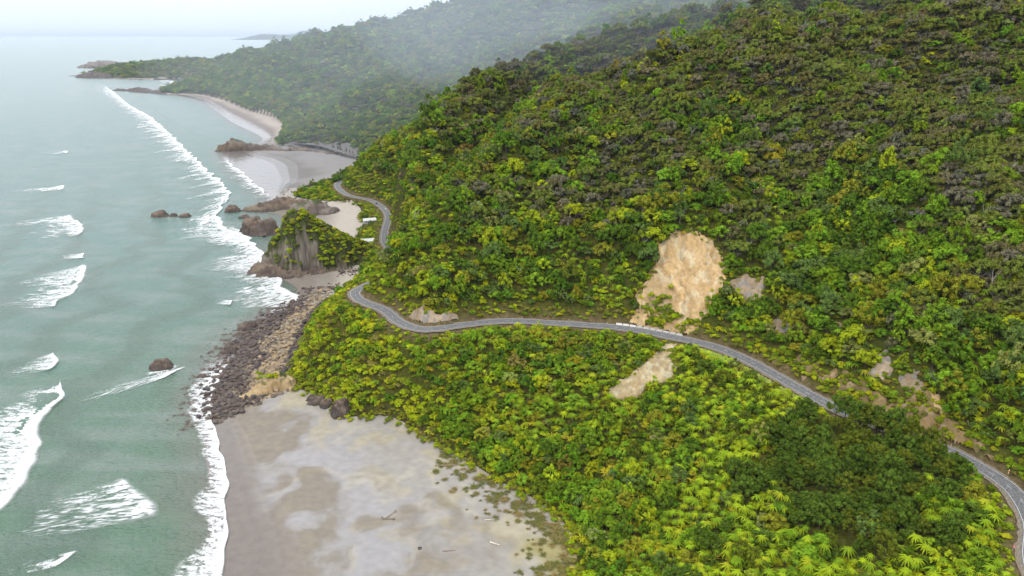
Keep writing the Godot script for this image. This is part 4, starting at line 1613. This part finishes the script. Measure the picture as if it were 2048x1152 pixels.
func name_alike() -> void:
	for key in alike:
		var look: String = key.get_slice("|", 0)
		var place: String = key.get_slice("|", 1)
		var list: Array = alike[key]
		var cells := {}
		list.sort_custom(func(a, b): return a[1] > b[1])
		var n := list.size()
		for i in n:
			list[i].append("" if n < 7 else (["large", "middling", "small"][mini(i * 3 / n, 2)]))
		list.sort_custom(func(a, b): return a[2] > b[2])
		var rows := 1 if n < 19 else (3 if n < 60 else 5)
		var row_words: Array = [[""], [], ["upper", "middle", "lower"], [], ["topmost", "upper", "middle", "lower", "lowest"]][rows - 1]
		for i in n:
			var row: String = row_words[mini(i * rows / n, rows - 1)]
			var cell: String = list[i][4] + "|" + row
			if not cells.has(cell):
				cells[cell] = []
			cells[cell].append(list[i])
		for cell in cells:
			var some: Array = cells[cell]
			some.sort_custom(func(a, b): return a[3] < b[3])
			var size: String = cell.get_slice("|", 0)
			var row: String = cell.get_slice("|", 1)
			for i in some.size():
				var s := (size + " " if size else "") + look + " " + place
				if some.size() > 1 or row:
					s += ", " + (row + " row, " if row else "") + (ORDER[i] if some.size() > 1 and i < ORDER.size() else "rightmost" if some.size() > 1 and i == some.size() - 1 else "")
				s = s.strip_edges().trim_suffix(",")
				if s.split(" ").size() > 16 and size:
					s = s.trim_prefix(size + " ")
				some[i][0].set_meta("label", s)


# ---------------------------------------------------------------- things people left here
func box(st: SurfaceTool, at: Vector3, size: Vector3, basis := Basis(), bevel := 0.0) -> void:
	var h := size * .5
	var t := Vector3(h.x - bevel, h.y, h.z - bevel)
	var c := []
	for y in [-1, 1]:
		var e := h if y < 0 else t
		for q in [[-1, -1], [1, -1], [1, 1], [-1, 1]]:
			c.append(at + basis * Vector3(q[0] * e.x, y * h.y, q[1] * e.z))
	for f in [[0, 1, 5, 4], [1, 2, 6, 5], [2, 3, 7, 6], [3, 0, 4, 7], [4, 5, 6, 7], [3, 2, 1, 0]]:
		var n: Vector3 = (c[f[1]] - c[f[0]]).cross(c[f[2]] - c[f[0]]).normalized()
		var out: Vector3 = (c[f[0]] + c[f[2]]) * .5 - at
		var order: Array = [0, 1, 2, 0, 2, 3] if n.dot(out) < 0 else [0, 2, 1, 0, 3, 2]
		if n.dot(out) < 0:
			n = -n
		for k in order:
			st.set_normal(n)
			st.add_vertex(c[f[k]])


func new_st() -> SurfaceTool:
	var st := SurfaceTool.new()
	st.begin(Mesh.PRIMITIVE_TRIANGLES)
	return st


func boxes(list: Array) -> ArrayMesh:   # [centre, size, bevel]
	var st := new_st()
	for b in list:
		box(st, b[0], b[1], Basis(), b[2] if b.size() > 2 else 0.0)
	return st.commit()


func beside_road(o: float, off: float) -> Vector3:
	var p := c_road.sample_baked(o)
	var t := (c_road.sample_baked(o + 2) - c_road.sample_baked(o - 2)).normalized()
	p += Vector2(-t.y, t.x) * off
	return Vector3(p.x, road_height(o) + .05, p.y)


func road_turn(o: float) -> float:
	var t := (c_road.sample_baked(o + 2) - c_road.sample_baked(o - 2)).normalized()
	return atan2(-t.y, t.x)


func build_things() -> void:
	var white := mat(Color(.52, .52, .50), .7, false)
	var red := mat(Color(.55, .04, .03), .5, false)
	var orange := mat(Color(.75, .22, .02), .5, false)
	var yellow := mat(Color(.78, .52, .02), .5, false)
	var black := mat(Color(.02, .02, .022), .6, false)
	var concrete := mat(Color(.36, .355, .335), .9, false)
	var steel := mat(Color(.35, .36, .37), .5, false)

	# concrete barriers under the landslip
	var a := c_road.get_closest_offset(Vector2(101, -418))
	var words := ["right end", "second from the right end", "third from the right end", "fourth from the right end", "fifth from the right end", "fifth from the left end", "fourth from the left end", "third from the left end", "second from the left end", "left end"]
	var prof := new_st()
	for sg in [0]:
		box(prof, Vector3(0, .12, 0), Vector3(3.9, .24, .8))
		box(prof, Vector3(0, .42, 0), Vector3(3.9, .36, .8), Basis(), .2)
		box(prof, Vector3(0, .85, 0), Vector3(3.86, .5, .38), Basis(), .06)
	var barrier := prof.commit()
	var hook := boxes([[Vector3(1.2, 1.13, 0), Vector3(.3, .06, .08)], [Vector3(-1.2, 1.13, 0), Vector3(.3, .06, .08)]])
	for k in 10:
		var o := a - 2 + k * 4.15
		var t := thing("concrete_barrier", beside_road(o, 4.7), road_turn(o))
		obj("block", barrier, concrete if k < 7 else white, t)
		obj("lifting_loop", hook, steel, t)
		if k >= 7:
			obj("marker_panel", boxes([[Vector3(-.9, .72, .235), Vector3(.7, .34, .03)], [Vector3(.9, .72, .235), Vector3(.7, .34, .03)]]), orange, t)
		tag(t, "pale concrete barrier block under the landslip, %s of the row" % words[k], "barrier", "concrete barriers under the landslip")

	# edge marker posts
	var post := boxes([[Vector3(0, .5, 0), Vector3(.14, 1.0, .1), .02]])
	var band := boxes([[Vector3(0, .78, 0), Vector3(.16, .16, .12)]])
	var places := [[[-24, -437], 5.3, "beside the rock cutting"], [[-9, -441], 5.3, "right of the rock cutting, left of the middle of the road"], [[6, -440], 5.3, "at the crest of the long road section"], [[21, -438], 5.3, "under the fern covered bank, left one"],
		[[36, -436], 5.3, "under the fern covered bank, right one"], [[52, -432], 5.3, "left of the concrete barriers, farther one"], [[60, -431], 5.3, "left of the concrete barriers, nearer one"], [[196, -289], 5.2, "above the tarmac where the road leaves the grove"],
		[[204, -262], -5.2, "on the outside of the lower right bend"], [[201, -278], -5.2, "by the ferns at the lower right bend"], [[-107, -495], -5.4, "on the seaward edge of the sharp bend"], [[-64, -438], -5.4, "on the seaward edge below the rock cutting"], [[-40, -434], -5.4, "on the seaward edge right of the rock cutting"]]
	for p in places:
		var o := c_road.get_closest_offset(Vector2(p[0][0], p[0][1]))
		var t := thing("marker_post", beside_road(o, p[1]), road_turn(o))
		t.scale = Vector3.ONE * 1.25
		obj("shaft", post, white, t)
		obj("reflector_band", band, red, t)
		tag(t, "white edge marker post %s" % p[2], "marker post", "edge marker posts along the road")

	# the taller striped post at the right edge and the small signs
	var o1 := c_road.get_closest_offset(Vector2(205, -268))
	var tall := thing("striped_post", beside_road(o1, 6.2))
	obj("shaft", boxes([[Vector3(0, 1.3, 0), Vector3(.3, 2.6, .3), .03]]), white, tall)
	obj("orange_band", boxes([[Vector3(0, 1.7, 0), Vector3(.36, .7, .36)]]), orange, tall)
	tag(tall, "tall white post with an orange band on the bank at the right edge", "post")
	var o2 := c_road.get_closest_offset(Vector2(-117, -514))
	var chev := thing("bend_sign", beside_road(o2 + 3, -6.0), -.5)
	obj("post", boxes([[Vector3(-.5, .7, 0), Vector3(.1, 1.4, .1)], [Vector3(.5, .7, 0), Vector3(.1, 1.4, .1)]]), steel, chev)
	obj("board", boxes([[Vector3(0, 1.5, .07), Vector3(2.0, 1.0, .05)]]), yellow, chev)
	var arrow := new_st()
	for s in [-1, 1]:
		box(arrow, Vector3(-.1, 1.5 + s * .18, .11), Vector3(.62, .16, .03), Basis(Vector3.BACK, s * -.75))
	obj("chevron", arrow.commit(), black, chev)
	tag(chev, "yellow bend sign with a black chevron outside the sharp left bend", "road sign")
	var o3 := c_road.get_closest_offset(Vector2(183, -221))
	var disc := CylinderMesh.new()
	disc.top_radius = .55; disc.bottom_radius = .55; disc.height = .05; disc.radial_segments = 20
	var rim := TorusMesh.new()
	rim.inner_radius = .4; rim.outer_radius = .58; rim.rings = 20; rim.ring_segments = 6
	var sign := thing("road_sign", beside_road(o3, -6.4), .3)
	obj("post", boxes([[Vector3(0, 1.0, 0), Vector3(.1, 2.0, .1)]]), steel, sign)
	var face := obj("face", disc, white, sign)
	face.position = Vector3(0, 2.1, .1); face.rotation.x = PI / 2
	var ring := obj("rim", rim, red, sign)
	ring.position = Vector3(0, 2.1, .12); ring.rotation.x = PI / 2
	tag(sign, "small round white sign with a red rim on the grass verge, bottom right", "road sign")

	# two cars on the far stretch of road
	var glass := mat(Color(.03, .035, .04), .2, false)
	for c in [[[-168, -935], 1.8, mat(Color(.72, .73, .74), .3, false), "small white car", "white car on the road behind the spur"], [[-181, -972], -1.8, mat(Color(.03, .03, .035), .3, false), "dark car", "dark car farther along the road than the white car"]]:
		var o := c_road.get_closest_offset(Vector2(c[0][0], c[0][1]))
		var car := thing("car", beside_road(o, c[1]) + Vector3.UP * .1, road_turn(o))
		obj("body", boxes([[Vector3(0, .62, 0), Vector3(4.3, .6, 1.78), .08], [Vector3(0, .36, 0), Vector3(4.1, .2, 1.7)]]), c[2], car)
		obj("cabin", boxes([[Vector3(-.2, 1.18, 0), Vector3(2.5, .52, 1.6), .28]]), glass, car)
		obj("roof", boxes([[Vector3(-.2, 1.47, 0), Vector3(1.9, .06, 1.06), .03]]), c[2], car)
		var wheel := CylinderMesh.new()
		wheel.top_radius = .32; wheel.bottom_radius = .32; wheel.height = .22; wheel.radial_segments = 12
		for q in [[1.35, .8], [1.35, -.8], [-1.35, .8], [-1.35, -.8]]:
			var w := obj("wheel", wheel, black, car)
			w.position = Vector3(q[0], .32, q[1]); w.rotation.x = PI / 2
		tag(car, c[4], "car")

	# houses by the coves and on the far hills
	house(Vector3(-176, 0, -880), .35, Vector3(15, 3.2, 8), Color(.40, .40, .40), Color(.30, .31, .30), "white roofed house in the low scrub beside the farther cove road")
	house(Vector3(-160, 0, -782), .25, Vector3(14, 3.0, 8), Color(.41, .42, .43), Color(.26, .27, .27), "white roofed house close to the neck of the sea stack")
	var wide := [[-872, -2781, "small white house high on the far hill above the pale beach"], [-1466, -4206, "white house on the headland neck far away"], [-430, -1905, "long pale roofed house in the hazy bush above the second beach"], [-505, -2060, "low house beside the far road above the pale beach"], [-1010, -3500, "palest of the houses on the far grassy slope"], [-640, -2600, "lone far house on the misty hillside"]]
	for w in wide:
		house(Vector3(w[0], 0, w[1]), rng.randf_range(-.5, .5), Vector3(17, 4.0, 10), Color(.5, .5, .49), Color(.42, .42, .41), w[2])

	# on the near beach
	var bleached := mat(Color(.40, .36, .31), .9, false)
	var brown := mat(Color(.17, .13, .10), .9, false)
	log_at("driftwood_log", Vector2(-33, -349), .12, 11.0, .38, brown, "long dark driftwood log lying on the pale upper beach")
	log_at("driftwood_log", Vector2(-29, -280), .1, 6.0, .26, brown, "thin driftwood pole on the stained sand near the bottom edge")
	log_at("driftwood_log", Vector2(-8, -284), -.45, 5.0, .42, bleached, "short bleached driftwood log among the litter on the sand")
	log_at("driftwood_log", Vector2(-54, -385), .3, 4.0, .2, brown, "short stick of driftwood on the grey sand below the bush")
	log_at("driftwood_log", Vector2(-10, -302), .15, 7.0, .22, bleached, "pale thin driftwood pole right of the stained sand")
	var snag := thing("driftwood_snag", on_sand(Vector2(-61, -305)))
	var st := new_st()
	tube(st, Vector3(-3.4, .45, .8), Vector3(3.0, .5, 1.6), .26, .2, 7)
	tube(st, Vector3(-1.6, .45, .9), Vector3(2.6, .75, -4.4), .24, .16, 7)
	obj("trunk", st.commit(), brown, snag)
	st = new_st()
	for q in [[Vector3(3.0, .5, 1.6), 1.0], [Vector3(2.6, .75, -4.4), .8], [Vector3(-3.4, .45, .8), .9]]:
		for k in 9:
			var d := Vector3(rng.randfn(), absf(rng.randfn()) * .7, rng.randfn()).normalized()
			tube(st, q[0], (q[0] as Vector3) + d * 1.15 * q[1], .15, .04, 5)
	obj("root", st.commit(), brown, snag)
	tag(snag, "forked driftwood snag with root knots standing on the grey sand", "driftwood")
	var tyre := thing("tyre", on_sand(Vector2(-43, -282)))
	var tor := TorusMesh.new()
	tor.inner_radius = .42; tor.outer_radius = .95; tor.rings = 24; tor.ring_segments = 10
	var tread := obj("tread", tor, black, tyre)
	tread.position.y = .2
	tag(tyre, "black tyre lying flat on the sand", "tyre")

	# tussocks along the back of the beach
	var tuft := [blades(71, 60, .1, 1.5, .7), blades(72, 50, .12, 1.7, .8)]
	var tints := [Color(.14, .12, .035), Color(.11, .105, .035), Color(.19, .14, .055), Color(.10, .11, .028)]
	var looks := ["olive", "dull green", "rusty", "green"]
	var mats := []
	for c in tints:
		mats.append(leaf_mat(c))
	var r := RandomNumberGenerator.new()
	r.seed = 14
	var n := 0
	var tries := 0
	while n < 300 and tries < 20000:
		tries += 1
		var p := Vector2(r.randf_range(-42, 26), r.randf_range(-368, -238))
		var h := height(p.x, p.y)
		if g_df > .5 or g_df < -26.0 or r.randf() > exp(g_df / 9.0) * 1.2 or n_warp.get_noise_2d(p.x * 3.0, p.y * 3.0) < -.18:
			continue
		var k := r.randi() % 4
		var o := obj(numbered("grass_tussock"), tuft[n % 2], mats[k])
		var s := r.randf_range(.45, 1.15) * lerpf(1.15, .75, clampf(-g_df / 20.0, 0, 1))
		o.transform = Transform3D(Basis(Vector3.UP, r.randf() * TAU).scaled(Vector3(s * 1.1, s * .8, s * 1.1)), Vector3(p.x, h - .05, p.y))
		var where := "out on the open sand" if g_df < -9.0 else ("at the foot of the bush" if g_df > -3.0 else "on the pale upper beach")
		tag(o, "", "tussock", "grass tussocks at the back of the beach")
		single_out(o, looks[k] + " grass tussock", where, s)
		n += 1


func on_sand(p: Vector2) -> Vector3:
	return Vector3(p.x, height(p.x, p.y) - .05, p.y)


func log_at(called: String, p: Vector2, turn: float, length: float, radius: float, m: Material, label: String) -> void:
	var t := thing(called, on_sand(p) + Vector3.UP * radius * .7, turn)
	var st := new_st()
	tube(st, Vector3(-length * .5, 0, 0), Vector3(0, radius * .2, length * .02), radius, radius * .85, 8)
	tube(st, Vector3(0, radius * .2, length * .02), Vector3(length * .5, 0, 0), radius * .85, radius * .6, 8)
	obj("stem", st.commit(), m, t)
	st = new_st()
	tube(st, Vector3(length * .22, 0, 0), Vector3(length * .3, radius * 2.2, radius * 2.0), radius * .35, radius * .15, 5)
	tube(st, Vector3(-length * .5, 0, 0), Vector3(-length * .54, radius * .9, -radius * 1.6), radius * .4, radius * .2, 5)
	obj("branch_stub", st.commit(), m, t)
	tag(t, label, "driftwood")


func house(at: Vector3, turn: float, size: Vector3, roof: Color, wall: Color, label: String) -> void:
	at.y = height(at.x, at.z) + .2
	var t := thing("house", at, turn)
	var w := size.x
	var h := size.y
	var d := size.z
	obj("wall", boxes([[Vector3(0, h * .5 - .5, 0), Vector3(w, h + 1.0, d)]]), mat(wall, .8, false), t)
	var st := new_st()
	var ridge := h + d * .28
	var e := .6
	for s in [-1.0, 1.0]:
		var q := [Vector3(-w * .5 - e, h - .1, s * (d * .5 + e)), Vector3(w * .5 + e, h - .1, s * (d * .5 + e)), Vector3(w * .5 + e, ridge, 0), Vector3(-w * .5 - e, ridge, 0)]
		var n: Vector3 = (q[1] - q[0]).cross(q[2] - q[0]).normalized()
		if n.y < 0: n = -n
		for lift in [0.0, .18]:
			for k in ([0, 1, 2, 0, 2, 3] if ((s < 0) == (lift > 0)) else [0, 2, 1, 0, 3, 2]):
				st.set_normal(n if lift > 0 else -n)
				st.add_vertex(q[k] + Vector3.UP * lift)
		var g := [Vector3(s * w * .5, h, -d * .5), Vector3(s * w * .5, h, d * .5), Vector3(s * w * .5, ridge - .1, 0)]
		for k in ([0, 1, 2] if s < 0 else [0, 2, 1]):
			st.set_normal(Vector3(s, 0, 0))
			st.add_vertex(g[k])
	obj("roof", st.commit(), mat(roof, .6, false), t)
	var pane := mat(Color(.04, .05, .06), .15, false)
	for x in [-.3, .05, .33]:
		var f := obj("window", boxes([[Vector3(x * w, h * .55, d * .5 + .03), Vector3(w * .14, h * .4, .06)]]), mat(Color(.7, .7, .7), .6, false), t)
		obj("pane", boxes([[Vector3(x * w, h * .55, d * .5 + .065), Vector3(w * .12, h * .33, .04)]]), pane, f)
	obj("door", boxes([[Vector3(-w * .12, h * .35, d * .5 + .03), Vector3(1.0, h * .7, .06)]]), pane, t)
	tag(t, label, "house")


func build_far_headland() -> void:
	var xs := steps(-12800, -7600, 110, 0)
	var zs := steps(-29000, -31500, 220, 0)
	var nx := xs.size()
	var hs := PackedFloat32Array()
	for z in zs:
		for x in xs:
			var k := (x + 10900.0) / 4900.0
			var q := 1.0 - pow(absf((z + 30200.0) / 1200.0), 2.0)
			hs.append((pow(clampf(k, 0, 1), .7) * 430.0 + n_big.get_noise_2d(x * .25, z * .25) * 190.0 * clampf(k * 3, 0, 1)) * maxf(q, 0) - 20.0)
	var keep := func(_i: int, _j: int) -> bool:
		return true
	tag(obj("distant_headland", grid_mesh(xs, zs, hs, PackedColorArray(), keep), mat(Color(.05, .06, .045), .95, false)), "", "", "", "structure")


func build_mist() -> void:
	for b in [[Vector3(-150, 150, -1450), Vector3(1100, 330, 620), .00034], [Vector3(260, 300, -1020), Vector3(1000, 420, 680), .00052], [Vector3(-700, 110, -2500), Vector3(2600, 520, 2200), .00003], [Vector3(300, 330, -1900), Vector3(2000, 600, 1300), .00007]]:
		var f := FogVolume.new()
		f.name = numbered("mist_bank")
		f.shape = RenderingServer.FOG_VOLUME_SHAPE_ELLIPSOID
		f.size = b[1]
		f.position = b[0]
		var m := FogMaterial.new()
		m.density = b[2]
		m.albedo = Color(.84, .89, .97)
		f.material = m
		add_child(f, true)
		tag(f, "thin bank of sea mist drifting over the hills", "", "", "stuff")
